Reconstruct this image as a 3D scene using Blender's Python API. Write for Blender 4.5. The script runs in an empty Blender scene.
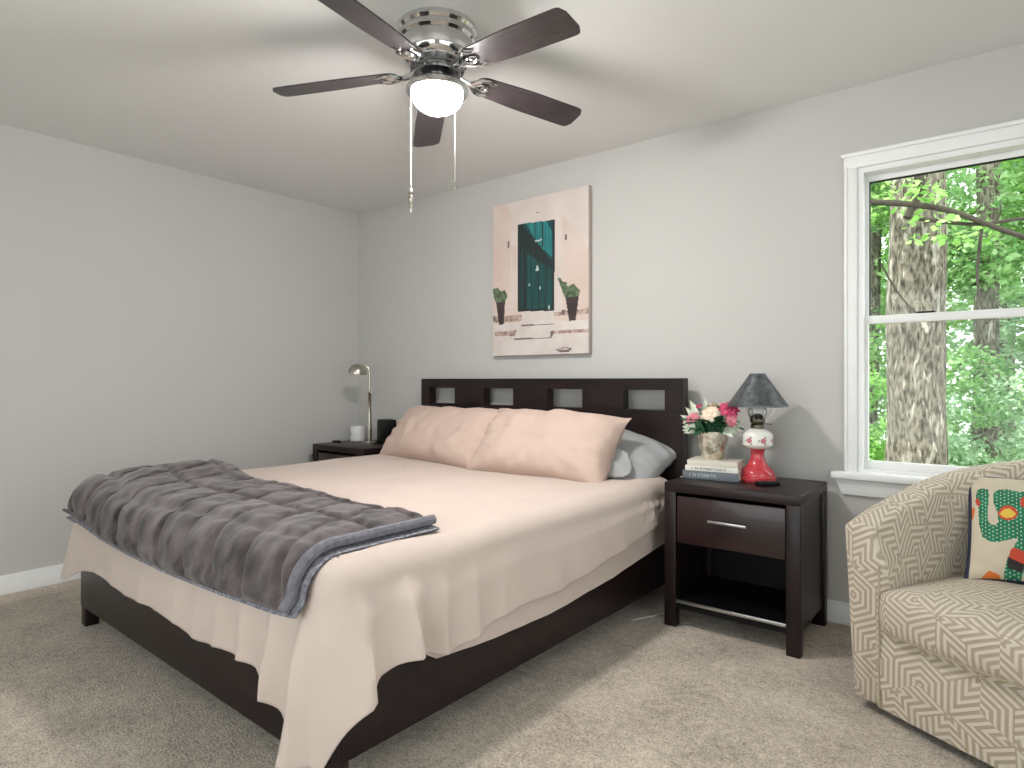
import bpy, bmesh, math, random
import numpy as np
from mathutils import Vector, Matrix, noise as mnoise
from math import sin, cos, pi, radians, sqrt, atan2, exp

C = bpy.context.scene
COL = C.collection
rng = random.Random(7)

# ---------------------------------------------------------------- camera
FPX, HORIZON, YAW, CAM_Z = 630.0, 380.0, 0.66890, 1.113
cd = bpy.data.cameras.new('camera'); cam = bpy.data.objects.new('camera', cd); COL.objects.link(cam)
cam.location = (0, 0, CAM_Z); cam.rotation_euler = (pi/2, 0, YAW)
cd.sensor_fit = 'HORIZONTAL'; cd.sensor_width = 36.0; cd.lens = 36.0*FPX/1024
cd.shift_y = -(384-HORIZON)/1024.0
cd.clip_start = 0.02; cd.clip_end = 200
C.camera = cam
# ---------------------------------------------------------------- light and view
C.view_settings.view_transform = 'Standard'; C.view_settings.look = 'None'
C.view_settings.gamma = 1.0; C.view_settings.use_curve_mapping = False
C.view_settings.exposure = 0.14
LAMP = 250.0          # globe emission of the ceiling fan light
SKY = 3.4
w = bpy.data.worlds.new('sky'); C.world = w; w.use_nodes = True
bgn = w.node_tree.nodes['Background']; bgn.inputs['Color'].default_value = (0.965, 0.955, 1.0, 1); bgn.inputs['Strength'].default_value = SKY
sd = bpy.data.lights.new('sun', 'SUN'); sd.energy = 4.5; sd.angle = radians(1.5); sd.color = (1.0, .95, .86)
so = bpy.data.objects.new('sun', sd); COL.objects.link(so); so.location = (-8, -8, 14)
so.rotation_euler = Vector((.2, .54, -.82)).to_track_quat('-Z', 'Y').to_euler()

# ---------------------------------------------------------------- materials
def lin(c):
    return tuple(((v/12.92) if v <= .04045 else ((v+.055)/1.055)**2.4) for v in c)
def rgb(h):
    return lin(tuple(int(h[i:i+2], 16)/255 for i in (0, 2, 4)))
class NX:
    """small helper that writes node math"""
    def __init__(s, nt): s.nt = nt
    def n(s, t, **kw):
        x = s.nt.nodes.new(t)
        for k, v in kw.items(): setattr(x, k, v)
        return x
    def m(s, op, a, b=None, c=None):
        x = s.n('ShaderNodeMath', operation=op)
        for i, v in enumerate((a, b, c)):
            if v is None: continue
            if isinstance(v, (int, float)): x.inputs[i].default_value = v
            else: s.nt.links.new(v, x.inputs[i])
        return x.outputs[0]
    def l(s, a, b): s.nt.links.new(a, b)
def mat(name, col, rough=.5, metal=0.0, spec=.5, vary=0.0, vscale=6.0, bump=0.0, bscale=80.0, coat=0.0, sheen=0.0, col2=None, stretch=None, sub=0.0):
    M = bpy.data.materials.new(name); M.use_nodes = True
    nt = M.node_tree; b = nt.nodes['Principled BSDF']; x = NX(nt)
    c = rgb(col); c2 = rgb(col2) if col2 else tuple(v*(1-vary) for v in c)
    b.inputs['Roughness'].default_value = rough; b.inputs['Metallic'].default_value = metal
    b.inputs['Specular IOR Level'].default_value = spec
    b.inputs['Coat Weight'].default_value = coat; b.inputs['Sheen Weight'].default_value = sheen
    b.inputs['Base Color'].default_value = (*c, 1)
    tc = x.n('ShaderNodeTexCoord')
    mp = x.n('ShaderNodeMapping'); x.l(tc.outputs['Object'], mp.inputs['Vector'])
    if stretch: mp.inputs['Scale'].default_value = stretch
    nz = x.n('ShaderNodeTexNoise'); x.l(mp.outputs[0], nz.inputs['Vector'])
    nz.inputs['Scale'].default_value = vscale; nz.inputs['Detail'].default_value = 5
    mx = x.n('ShaderNodeMix', data_type='RGBA')
    rm = x.n('ShaderNodeMapRange'); x.l(nz.outputs['Fac'], rm.inputs['Value'])
    rm.inputs['From Min'].default_value = .35; rm.inputs['From Max'].default_value = .65
    x.l(rm.outputs[0], mx.inputs[0]); mx.inputs[6].default_value = (*c, 1); mx.inputs[7].default_value = (*c2, 1)
    x.l(mx.outputs[2], b.inputs['Base Color'])
    if bump:
        n2 = x.n('ShaderNodeTexNoise'); x.l(mp.outputs[0], n2.inputs['Vector']); n2.inputs['Scale'].default_value = bscale
        n2.inputs['Detail'].default_value = 3
        bp = x.n('ShaderNodeBump'); bp.inputs['Strength'].default_value = bump; bp.inputs['Distance'].default_value = .004
        x.l(n2.outputs['Fac'], bp.inputs['Height']); x.l(bp.outputs[0], b.inputs['Normal'])
    return M
def glass_mat(name, col, tint=.93, gloss=.08, rough=.0):
    M = bpy.data.materials.new(name); M.use_nodes = True; nt = M.node_tree; nt.nodes.clear(); x = NX(nt)
    o = x.n('ShaderNodeOutputMaterial'); t = x.n('ShaderNodeBsdfTransparent'); g = x.n('ShaderNodeBsdfGlossy'); mx = x.n('ShaderNodeMixShader')
    t.inputs['Color'].default_value = (*[v*tint for v in rgb(col)], 1); g.inputs['Roughness'].default_value = rough
    lw = x.n('ShaderNodeLayerWeight'); lw.inputs['Blend'].default_value = .25
    f = x.m('MULTIPLY_ADD', lw.outputs['Fresnel'], gloss*5, gloss*.3); f = x.m('MINIMUM', f, .6)
    x.l(f, mx.inputs[0]); x.l(t.outputs[0], mx.inputs[1]); x.l(g.outputs[0], mx.inputs[2]); x.l(mx.outputs[0], o.inputs[0])
    return M
def emit_mat(name, col, s):
    M = bpy.data.materials.new(name); M.use_nodes = True; nt = M.node_tree; b = nt.nodes['Principled BSDF']
    b.inputs['Base Color'].default_value = (.9, .9, .9, 1); b.inputs['Emission Color'].default_value = (*col, 1); b.inputs['Emission Strength'].default_value = s
    return M
def leaf_mat(name, c1, c2, c3):
    M = bpy.data.materials.new(name); M.use_nodes = True; nt = M.node_tree; nt.nodes.clear(); x = NX(nt)
    o = x.n('ShaderNodeOutputMaterial'); d = x.n('ShaderNodeBsdfDiffuse'); t = x.n('ShaderNodeBsdfTranslucent'); mx = x.n('ShaderNodeMixShader')
    g = x.n('ShaderNodeNewGeometry'); cr = x.n('ShaderNodeValToRGB'); x.l(g.outputs['Random Per Island'], cr.inputs[0])
    e = cr.color_ramp.elements; e[0].color = (*rgb(c1), 1); e[1].color = (*rgb(c3), 1); e2 = e.new(.5); e2.color = (*rgb(c2), 1)
    x.l(cr.outputs[0], d.inputs[0]); x.l(cr.outputs[0], t.inputs[0]); mx.inputs[0].default_value = .45
    x.l(d.outputs[0], mx.inputs[1]); x.l(t.outputs[0], mx.inputs[2]); x.l(mx.outputs[0], o.inputs[0])
    return M
def carpet_mat():
    M = bpy.data.materials.new('carpet'); M.use_nodes = True; nt = M.node_tree; b = nt.nodes['Principled BSDF']; x = NX(nt)
    b.inputs['Roughness'].default_value = .95; b.inputs['Specular IOR Level'].default_value = .1; b.inputs['Sheen Weight'].default_value = .25
    tc = x.n('ShaderNodeTexCoord')
    def nz(sc, det=4):
        q = x.n('ShaderNodeTexNoise'); x.l(tc.outputs['Object'], q.inputs['Vector']); q.inputs['Scale'].default_value = sc; q.inputs['Detail'].default_value = det; return q.outputs['Fac']
    f = x.m('MULTIPLY_ADD', nz(120, 3), .62, x.m('MULTIPLY_ADD', nz(34), .34, x.m('MULTIPLY', nz(5), .30)))
    rm = x.n('ShaderNodeMapRange'); x.l(f, rm.inputs['Value']); rm.inputs['From Min'].default_value = .46; rm.inputs['From Max'].default_value = .78
    cr = x.n('ShaderNodeValToRGB'); x.l(rm.outputs[0], cr.inputs[0])
    e = cr.color_ramp.elements; e[0].color = (*rgb('84766a'), 1); e[1].color = (*rgb('d4c7b6'), 1)
    x.l(cr.outputs[0], b.inputs['Base Color'])
    bp = x.n('ShaderNodeBump'); bp.inputs['Strength'].default_value = 1.0; bp.inputs['Distance'].default_value = .012
    x.l(f, bp.inputs['Height']); x.l(bp.outputs[0], b.inputs['Normal'])
    return M
def maze_mat():
    M = bpy.data.materials.new('maze_fabric'); M.use_nodes = True; nt = M.node_tree; b = nt.nodes['Principled BSDF']; x = NX(nt); m = x.m
    uv = x.n('ShaderNodeUVMap'); uv.uv_map = 'uv'; sp = x.n('ShaderNodeSeparateXYZ'); x.l(uv.outputs[0], sp.inputs[0])
    S = 5.8
    px, py = m('MULTIPLY', sp.outputs[0], S), m('MULTIPLY', sp.outputs[1], S)
    H3 = 1.7320508
    fm = lambda a, k: m('FLOORED_MODULO', a, k)
    ax = m('SUBTRACT', fm(px, 1.0), .5); ay = m('SUBTRACT', fm(py, H3), H3/2)
    bx = m('SUBTRACT', fm(m('SUBTRACT', px, .5), 1.0), .5); by = m('SUBTRACT', fm(m('SUBTRACT', py, H3/2), H3), H3/2)
    la = m('ADD', m('MULTIPLY', ax, ax), m('MULTIPLY', ay, ay)); lb = m('ADD', m('MULTIPLY', bx, bx), m('MULTIPLY', by, by))
    ch = m('LESS_THAN', la, lb); mixf = lambda a, c: m('ADD', m('MULTIPLY', a, ch), m('MULTIPLY', c, m('SUBTRACT', 1.0, ch)))
    gx, gy = mixf(ax, bx), mixf(ay, by)
    ix = m('ROUND', m('MULTIPLY', m('SUBTRACT', px, gx), 2.0)); iy = m('ROUND', m('DIVIDE', m('SUBTRACT', py, gy), H3/2))
    th = m('FLOORED_MODULO', m('SUBTRACT', m('ARCTAN2', gy, gx), pi/2), 2*pi)
    k = m('FLOOR', m('DIVIDE', th, 2*pi/3)); ph = m('SUBTRACT', th, m('MULTIPLY', k, 2*pi/3))
    rr = m('SQRT', m('ADD', m('MULTIPLY', gx, gx), m('MULTIPLY', gy, gy)))
    L = .57735
    t = m('DIVIDE', m('MULTIPLY', rr, m('SINE', ph)), sin(2*pi/3)); s_ = m('ADD', m('MULTIPLY', rr, m('COSINE', ph)), m('MULTIPLY', t, .5))
    t = m('DIVIDE', t, L); s_ = m('DIVIDE', s_, L)
    wn = x.n('ShaderNodeTexWhiteNoise', noise_dimensions='3D'); cb = x.n('ShaderNodeCombineXYZ')
    x.l(ix, cb.inputs[0]); x.l(iy, cb.inputs[1]); x.l(k, cb.inputs[2]); x.l(cb.outputs[0], wn.inputs['Vector']); h = wn.outputs['Value']
    v1 = m('MAXIMUM', s_, t); v2 = m('MAXIMUM', m('SUBTRACT', 1.0, s_), t); v3 = m('MAXIMUM', s_, m('SUBTRACT', 1.0, t))
    g1 = m('LESS_THAN', h, .4); g2 = m('LESS_THAN', h, .7)
    val = m('ADD', m('MULTIPLY', v1, g1), m('MULTIPLY', m('SUBTRACT', 1.0, g1), m('ADD', m('MULTIPLY', v2, g2), m('MULTIPLY', v3, m('SUBTRACT', 1.0, g2)))))
    st = m('ABSOLUTE', m('SUBTRACT', m('FRACT', m('MULTIPLY', val, 4.5)), .5))
    rm = x.n('ShaderNodeMapRange'); x.l(st, rm.inputs['Value']); rm.inputs['From Min'].default_value = .21; rm.inputs['From Max'].default_value = .30
    mx = x.n('ShaderNodeMix', data_type='RGBA'); x.l(rm.outputs[0], mx.inputs[0])
    mx.inputs[6].default_value = (*rgb('ac9d89'), 1); mx.inputs[7].default_value = (*rgb('cfc5b7'), 1)
    x.l(mx.outputs[2], b.inputs['Base Color']); b.inputs['Roughness'].default_value = .85; b.inputs['Sheen Weight'].default_value = .15
    b.inputs['Specular IOR Level'].default_value = .25
    tc = x.n('ShaderNodeTexCoord'); nz = x.n('ShaderNodeTexNoise'); x.l(tc.outputs['Object'], nz.inputs['Vector']); nz.inputs['Scale'].default_value = 420
    hh = m('MULTIPLY_ADD', nz.outputs['Fac'], .4, rm.outputs[0])
    bp = x.n('ShaderNodeBump'); bp.inputs['Strength'].default_value = .5; bp.inputs['Distance'].default_value = .003
    x.l(hh, bp.inputs['Height']); x.l(bp.outputs[0], b.inputs['Normal'])
    return M
def bark_mat():
    M = bpy.data.materials.new('bark'); M.use_nodes = True; nt = M.node_tree; b = nt.nodes['Principled BSDF']; x = NX(nt)
    tc = x.n('ShaderNodeTexCoord'); mp = x.n('ShaderNodeMapping'); x.l(tc.outputs['Object'], mp.inputs[0]); mp.inputs['Scale'].default_value = (1, 1, .3)
    n1 = x.n('ShaderNodeTexNoise'); x.l(mp.outputs[0], n1.inputs[0]); n1.inputs['Scale'].default_value = 40; n1.inputs['Detail'].default_value = 6
    n2 = x.n('ShaderNodeTexNoise'); x.l(mp.outputs[0], n2.inputs[0]); n2.inputs['Scale'].default_value = 13; n2.inputs['Detail'].default_value = 4; n2.inputs['Distortion'].default_value = 1
    cr = x.n('ShaderNodeValToRGB'); x.l(n1.outputs['Fac'], cr.inputs[0]); e = cr.color_ramp.elements
    e[0].position = .36; e[0].color = (*rgb('393329'), 1); e[1].position = .62; e[1].color = (*rgb('857d70'), 1)
    mx = x.n('ShaderNodeMix', data_type='RGBA'); rm = x.n('ShaderNodeMapRange'); x.l(n2.outputs['Fac'], rm.inputs['Value']); rm.inputs['From Min'].default_value = .55; rm.inputs['From Max'].default_value = .7
    x.l(rm.outputs[0], mx.inputs[0]); x.l(cr.outputs[0], mx.inputs[6]); mx.inputs[7].default_value = (*rgb('bbb5aa'), 1)
    x.l(mx.outputs[2], b.inputs['Base Color']); b.inputs['Roughness'].default_value = .95
    bp = x.n('ShaderNodeBump'); bp.inputs['Strength'].default_value = 1; bp.inputs['Distance'].default_value = .03; x.l(n1.outputs['Fac'], bp.inputs['Height']); x.l(bp.outputs[0], b.inputs['Normal'])
    return M
def plush_mat():
    M = mat('grey_plush', '6b6061', rough=.8, sheen=.3, vary=.0, col2='302a2b', vscale=10, stretch=(1.6, .8, 1), bump=.35, bscale=160, spec=.15)  # dark and light mottling paints the nap's blotchy sheen into the colour
    return M

MT = dict(
    wall=mat('wall_paint', 'c4c2bf', .75, vary=.02, vscale=1.5, bump=.05, bscale=220, spec=.2),
    ceil=mat('ceiling_paint', 'e4e3e1', .85, vary=.02, vscale=1.2, spec=.15),
    trim=mat('white_trim', 'eeeeee', .35, vary=.02), carpet=carpet_mat(),
    dark=mat('espresso_wood', '150d0f', .40, col2='231315', vscale=3, stretch=(1, 8, 8), spec=.35, coat=.06),
    dark_red=mat('espresso_veneer', '231516', .34, col2='2d1819', vscale=3, stretch=(1, 8, 8), spec=.5, coat=.2),
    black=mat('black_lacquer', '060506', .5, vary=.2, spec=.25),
    steel=mat('brushed_steel', 'c9c9c9', .3, metal=1, vary=.08, vscale=30),
    chrome=mat('chrome', 'd6d6d6', .12, metal=1, vary=.03), nickel=mat('satin_nickel', 'b9b3a8', .28, metal=1, vary=.05),
    sheet=mat('pink_cotton', 'cebdb4', .8, vary=.04, vscale=5, bump=.9, bscale=11, sheen=.1, spec=.2),
    pink=mat('pink_pillowcase', 'c7afa3', .8, vary=.04, vscale=6, bump=.9, bscale=12, sheen=.1, spec=.2),
    grey=mat('grey_cotton', 'a2a3a4', .8, vary=.05, vscale=6, bump=.9, bscale=12, spec=.2),
    plush=plush_mat(), trimgrey=mat('grey_binding', '74727b', .6, col2='5c5a63', vscale=60, bump=.4, bscale=200, sheen=.2),
    knit=mat('grey_sherpa', '9a9aa2', .85, col2='5e5d66', vscale=90, bump=.9, bscale=150),
    maze=maze_mat(), seam=mat('fabric_piping', 'b0a28c', .8, vary=.1, vscale=80),
    bark=bark_mat(), glass=glass_mat('window_glass', 'f8fdfa', .98, .03), clear=glass_mat('clear_glass', 'f8fafa', .98, .08),
    globe=emit_mat('lit_globe', (1.0, .972, .945), LAMP),
    blade=mat('walnut_blade', '41393a', .36, col2='2f2a2b', vscale=5, stretch=(2, 16, 2), spec=.45, coat=.1),
)

# ---------------------------------------------------------------- mesh builder
class MB:
    def __init__(s): s.v = []; s.f = []; s.mi = []; s.uv = {}
    def add(s, vs, fs, mi=0, uvs=None):
        o = len(s.v); s.v += [tuple(p) for p in vs]
        s.f += [tuple(i+o for i in q) for q in fs]
        s.mi += (list(mi) if isinstance(mi, (list, tuple)) else [mi]*len(fs))
        if uvs is not None:
            for i, q in enumerate(uvs): s.uv[o+i] = q
        return s
    def box(s, x0, x1, y0, y1, z0, z1, bev=0.0, mi=0, seg=2, rot=None, at=None):
        bm = bmesh.new(); bmesh.ops.create_cube(bm, size=1)
        for v in bm.verts: v.co = Vector(((x0+x1)/2+v.co.x*(x1-x0), (y0+y1)/2+v.co.y*(y1-y0), (z0+z1)/2+v.co.z*(z1-z0)))
        if bev: bmesh.ops.bevel(bm, geom=bm.edges[:], offset=bev, segments=seg, affect='EDGES', profile=.5)
        vs = [v.co.copy() for v in bm.verts]; bm.verts.index_update()
        if rot is not None:
            at = Vector(at) if at else Vector(); vs = [rot @ (p-at) + at for p in vs]
        s.add(vs, [[v.index for v in f.verts] for f in bm.faces], mi); bm.free(); return s
    def grid(s, fn, nu, nv, uvfn=None, wrap=False, mi=0, mifn=None, flip=False):
        vs = [fn(i/nu, j/nv) for j in range(nv+1) for i in range(nu if wrap else nu+1)]
        W_ = nu if wrap else nu+1
        fs = []; ml = []
        for j in range(nv):
            for i in range(nu):
                a = j*W_+i; b_ = j*W_+(i+1) % W_; c = (j+1)*W_+(i+1) % W_; d = (j+1)*W_+i
                fs.append((a, d, c, b_) if flip else (a, b_, c, d)); ml.append(mifn((i+.5)/nu, (j+.5)/nv) if mifn else mi)
        uvs = [uvfn(i/nu, j/nv) for j in range(nv+1) for i in range(W_)] if uvfn else None
        return s.add(vs, fs, ml, uvs)
    def lathe(s, prof, seg=40, at=(0, 0, 0), mi=0, mifn=None, cap=True, M=None):
        n = len(prof); vs = []; fs = []; ml = []
        for r, z in prof:
            for k in range(seg):
                a = 2*pi*k/seg; p = Vector((r*cos(a), r*sin(a), z))
                if M is not None: p = M @ p
                vs.append(p+Vector(at))
        for j in range(n-1):
            for k in range(seg):
                a = j*seg+k; b_ = j*seg+(k+1) % seg
                fs.append((a, b_, b_+seg, a+seg)); ml.append(mifn((k+.5)/seg, (prof[j][1]+prof[j+1][1])/2, j) if mifn else mi)
        if cap:
            if prof[0][0] > 1e-5: fs.append(tuple(range(seg-1, -1, -1))); ml.append(mi)
            if prof[-1][0] > 1e-5: fs.append(tuple((n-1)*seg+k for k in range(seg))); ml.append(mi)
        return s.add(vs, fs, ml)
    def tube(s, pts, r, seg=8, mi=0, cap=True):
        pts = [Vector(p) for p in pts]; n = len(pts); rr = r if isinstance(r, (list, tuple)) else [r]*n
        ref = Vector((0, 0, 1)); vs = []; fs = []
        for i, p in enumerate(pts):
            t = (pts[min(i+1, n-1)]-pts[max(i-1, 0)]).normalized()
            if i == 0: 
                if abs(t.z) > .9: ref = Vector((1, 0, 0))
                u = (ref - t*ref.dot(t)).normalized()
            else: u = (u - t*u.dot(t)).normalized()
            v = t.cross(u)
            for k in range(seg):
                a = 2*pi*k/seg; vs.append(p+(u*cos(a)+v*sin(a))*rr[i])
        for i in range(n-1):
            for k in range(seg):
                a = i*seg+k; b_ = i*seg+(k+1) % seg; fs.append((a, b_, b_+seg, a+seg))
        if cap: fs.append(tuple(range(seg-1, -1, -1))); fs.append(tuple((n-1)*seg+k for k in range(seg)))
        return s.add(vs, fs, mi)
    def build(s, name, mats, parent=None, sharp=35, recenter=None, loc=None, rotz=0):
        me = bpy.data.meshes.new(name); vs = s.v
        if parent is None and recenter is None and loc is None: recenter = True
        off = Vector((0, 0, 0))
        if recenter:
            a = np.array([tuple(p) for p in vs]); lo, hi = a.min(0), a.max(0)
            off = Vector(((lo[0]+hi[0])/2, (lo[1]+hi[1])/2, lo[2])); vs = [(p[0]-off.x, p[1]-off.y, p[2]-off.z) for p in vs]
        me.from_pydata([tuple(p) for p in vs], [], s.f)
        if not isinstance(mats, (list, tuple)): mats = [mats]
        for q in mats: me.materials.append(q)
        me.polygons.foreach_set('material_index', s.mi); me.polygons.foreach_set('use_smooth', [True]*len(s.f))
        if s.uv:
            ul = me.uv_layers.new(name='uv'); li = np.zeros(len(me.loops), dtype=np.int32); me.loops.foreach_get('vertex_index', li)
            ua = np.zeros((len(vs), 2)); 
            for i, q in s.uv.items(): ua[i] = q
            ul.data.foreach_set('uv', ua[li].ravel())
        me.update()
        me.set_sharp_from_angle(angle=radians(sharp))
        o = bpy.data.objects.new(name, me); COL.objects.link(o)
        if parent is not None: o.parent = parent
        if recenter: o.location = off
        if loc is not None: o.location = loc
        if rotz: o.rotation_euler = (0, 0, rotz)
        return o
def tag(o, label=None, cat=None, group=None, kind=None):
    if label: o['label'] = label
    if cat: o['category'] = cat
    if group: o['group'] = group
    if kind: o['kind'] = kind
    return o
def thing(name, loc, label, cat, rotz=0, group=None):
    o = bpy.data.objects.new(name, None); COL.objects.link(o); o.location = loc; o.rotation_euler = (0, 0, rotz); o.empty_display_size = .1
    return tag(o, label, cat, group)
def dup(root, loc, rotz, label, group=None):
    r = root.copy(); COL.objects.link(r); r.location = loc; r.rotation_euler = (0, 0, rotz); r['label'] = label
    if group: r['group'] = group
    for ch in list(root.children):
        c = ch.copy(); COL.objects.link(c); c.parent = r
        for g in ch.children:
            d = g.copy(); COL.objects.link(d); d.parent = c
    return r
def N3(x, y, z=0.0): return mnoise.noise(Vector((x, y, z)))
def sm(t): t = min(1, max(0, t)); return t*t*(3-2*t)
def interp(x, tab):
    if x <= tab[0][0]: return tab[0][1]
    for (a, va), (b_, vb) in zip(tab, tab[1:]):
        if x <= b_: return va+(vb-va)*(x-a)/(b_-a)
    return tab[-1][1]
def inpoly(x, y, poly):
    c = False; j = len(poly)-1
    for i in range(len(poly)):
        xi, yi = poly[i]; xj, yj = poly[j]
        if (yi > y) != (yj > y) and x < (xj-xi)*(y-yi)/(yj-yi)+xi: c = not c
        j = i
    return c

# ================================================================= THE ROOM
XL, XR, YB, YF, H = -4.10, 1.60, 3.197, -1.50, 2.44
TH = .14
def struct(mb, name, m, **kw): return tag(mb.build(name, m, recenter=False, loc=(0, 0, 0), **kw), kind='structure')
struct(MB().box(XL-TH, XR+TH, YF-TH, YB+TH, -.2, 0), 'floor', MT['carpet'])
struct(MB().box(XL-TH, XR+TH, YF-TH, YB+TH, H, H+.2), 'ceiling', MT['ceil'])
struct(MB().box(XL-TH, XL, YF-TH, YB+TH, 0, H), 'wall_left', MT['wall'])
FX0, FX1, FZ0, FZ1 = -2.9, .7, .40, 2.10          # wide unseen opening added in the front wall to let in fill daylight
struct(MB().box(XL, FX0, YF-TH, YF, 0, H).box(FX1, XR, YF-TH, YF, 0, H).box(FX0, FX1, YF-TH, YF, 0, FZ0).box(FX0, FX1, YF-TH, YF, FZ1, H), 'wall_front', MT['wall'])
WX0, WX1, WZ0, WZ1 = -.541, .47, .70, 2.066       # window opening in the back wall
struct(MB().box(XL, WX0, YB, YB+TH, 0, H).box(WX1, XR+TH, YB, YB+TH, 0, H).box(WX0, WX1, YB, YB+TH, 0, WZ0).box(WX0, WX1, YB, YB+TH, WZ1, H), 'wall_back', MT['wall'])
RY0, RY1, RZ0, RZ1 = -.9, 1.7, .40, 2.10          # unseen opening added in the right wall to brighten the room
struct(MB().box(XR, XR+TH, YF, RY0, 0, H).box(XR, XR+TH, RY1, YB, 0, H).box(XR, XR+TH, RY0, RY1, 0, RZ0).box(XR, XR+TH, RY0, RY1, RZ1, H), 'wall_right', MT['wall'])
def skirting(name, x0, x1, y0, y1, ax):
    mb = MB()
    mb.box(x0, x1, y0, y1, 0, .082, .002)
    if ax == 'x+': mb.box(x0, x0+.008, y0, y1, .08, .10, .003)
    else: mb.box(x0, x1, y1-.008, y1, .08, .10, .003)
    struct(mb, name, MT['trim'])
skirting('baseboard_left', XL, XL+.014, YF, YB, 'x+')
skirting('baseboard_back', XL+.014, XR, YB-.014, YB, 'y-')
# --- window 1
W1 = tag(thing('window_1', (0, 0, 0), None, None), kind='structure'); t = MT['trim']
def part(mb, name, m, p, **kw): return mb.build(name, m, parent=p, **kw)
fr = MB().box(WX0-.048, WX0+.002, YB-.018, YB+.01, WZ0-.01, WZ1+.008, .004).box(WX1-.002, WX1+.048, YB-.018, YB+.01, WZ0-.01, WZ1+.008, .004)
fr.box(WX0-.05, WX0-.035, YB-.024, YB, WZ0, WZ1+.01, .004)
part(fr, 'side_casing', t, W1)
part(MB().box(WX0-.052, WX1+.052, YB-.02, YB+.01, WZ1, WZ1+.055, .004).box(WX0-.062, WX1+.062, YB-.034, YB, WZ1+.05, WZ1+.068, .005), 'head_casing', t, W1)
part(MB().box(WX0-.10, WX1+.10, YB-.055, YB+.028, WZ0-.033, WZ0+.001, .008), 'window_stool', t, W1)
ap = MB(); xa, xb = WX0-.085, WX1+.085
ap.add([(xa, YB-.03, WZ0-.036), (xb, YB-.03, WZ0-.036), (xb-.025, YB-.016, WZ0-.105), (xa+.025, YB-.016, WZ0-.105), (xa, YB, WZ0-.036), (xb, YB, WZ0-.036), (xb-.025, YB, WZ0-.105), (xa+.025, YB, WZ0-.105)],
       [(0, 3, 2, 1), (0, 4, 7, 3), (1, 2, 6, 5), (3, 7, 6, 2)])
part(ap, 'apron', t, W1)
jb = MB().box(WX0, WX0+.022, YB, YB+TH, WZ0, WZ1).box(WX1-.022, WX1, YB, YB+TH, WZ0, WZ1).box(WX0, WX1, YB, YB+TH, WZ1-.02, WZ1).box(WX0, WX1, YB-.001, YB+TH+.03, WZ0-.02, WZ0+.0125)
jb.box(WX0-.001, WX0+.026, YB-.004, YB+.0295, WZ0+.001, WZ1-.001).box(WX1-.026, WX1+.001, YB-.004, YB+.0295, WZ0+.001, WZ1-.001).box(WX0+.001, WX1-.001, YB-.003, YB+.064, WZ1-.024, WZ1+.001)
part(jb, 'window_jamb', t, W1)
def sash(name, y, z0, z1, st, top, bot, muntin=False):
    x0, x1 = WX0+.017, WX1-.017
    s = part(MB().box(x0, x0+st, y, y+.03, z0, z1, .003).box(x1-st, x1, y, y+.03, z0, z1, .003).box(x0+st-.004, x1-st+.004, y, y+.03, z1-top, z1, .003).box(x0+st-.004, x1-st+.004, y, y+.03, z0, z0+bot, .003), name, t, W1)
    part(MB().box(x0+st-.006, x1-st+.006, y+.013, y+.017, z0+bot-.006, z1-top+.006), 'glass_pane', MT['glass'], s)
    if name == 'upper_sash': part(MB().box(x0+st-.001, x0+st+.004, y+.006, y+.024, z0+bot, z1-top).box(x1-st-.004, x1-st+.001, y+.006, y+.024, z0+bot, z1-top).box(x0+st, x1-st, y+.006, y+.024, z1-top-.004, z1-top+.001), 'gasket', MT['black'], s)
    return s
sash('upper_sash', YB+.065, 1.37, WZ1-.02, .020, .030, .035)
ls = sash('lower_sash', YB+.03, WZ0+.012, 1.402, .022, .036, .038)
part(MB().box(-.32, -.25, YB+.034, YB+.062, 1.402, 1.410, .002).box(.10, .17, YB+.034, YB+.062, 1.402, 1.410, .002), 'sash_lock', MT['black'], ls)
# --- right fill window, added out of view for more daylight
W2 = tag(thing('fill_window_right', (0, 0, 0), None, None), kind='structure')
m2 = MB()
for a, b_, c, d in ((RY0-.06, RY0+.03, RZ0-.06, RZ1+.06), (RY1-.03, RY1+.06, RZ0-.06, RZ1+.06), (RY0, RY1, RZ0-.06, RZ0+.03), (RY0, RY1, RZ1-.03, RZ1+.06), (.38, .42, RZ0, RZ1)):
    m2.box(XR-.02, XR+.05, a, b_, c, d, .003)
part(m2, 'window_frame', t, W2); part(MB().box(XR+.03, XR+.034, RY0, RY1, RZ0, RZ1), 'glass_pane', MT['glass'], W2)

W3 = tag(thing('fill_window_front', (0, 0, 0), None, None), kind='structure'); m2 = MB()  # front fill window, added behind the camera as a daylight source
for a, b_, c, d in ((FX0-.06, FX0+.03, FZ0-.06, FZ1+.06), (FX1-.03, FX1+.06, FZ0-.06, FZ1+.06), (FX0, FX1, FZ0-.06, FZ0+.03), (FX0, FX1, FZ1-.03, FZ1+.06), (-1.92, -1.88, FZ0, FZ1), (-.52, -.48, FZ0, FZ1)):
    m2.box(a, b_, YF-.05, YF+.02, c, d, .003)
part(m2, 'window_frame', t, W3); part(MB().box(FX0, FX1, YF-.034, YF-.03, FZ0, FZ1), 'glass_pane', MT['glass'], W3)

# ================================================================= THE BED
BX, BY, BR = -2.29, 3.10, radians(-1.2)
BED = (BX, BY, 0)
bed = thing('bed', BED, 'low espresso wood platform bed with cut-out headboard against the back wall', 'bed', BR)
D = MT['dark']
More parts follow.
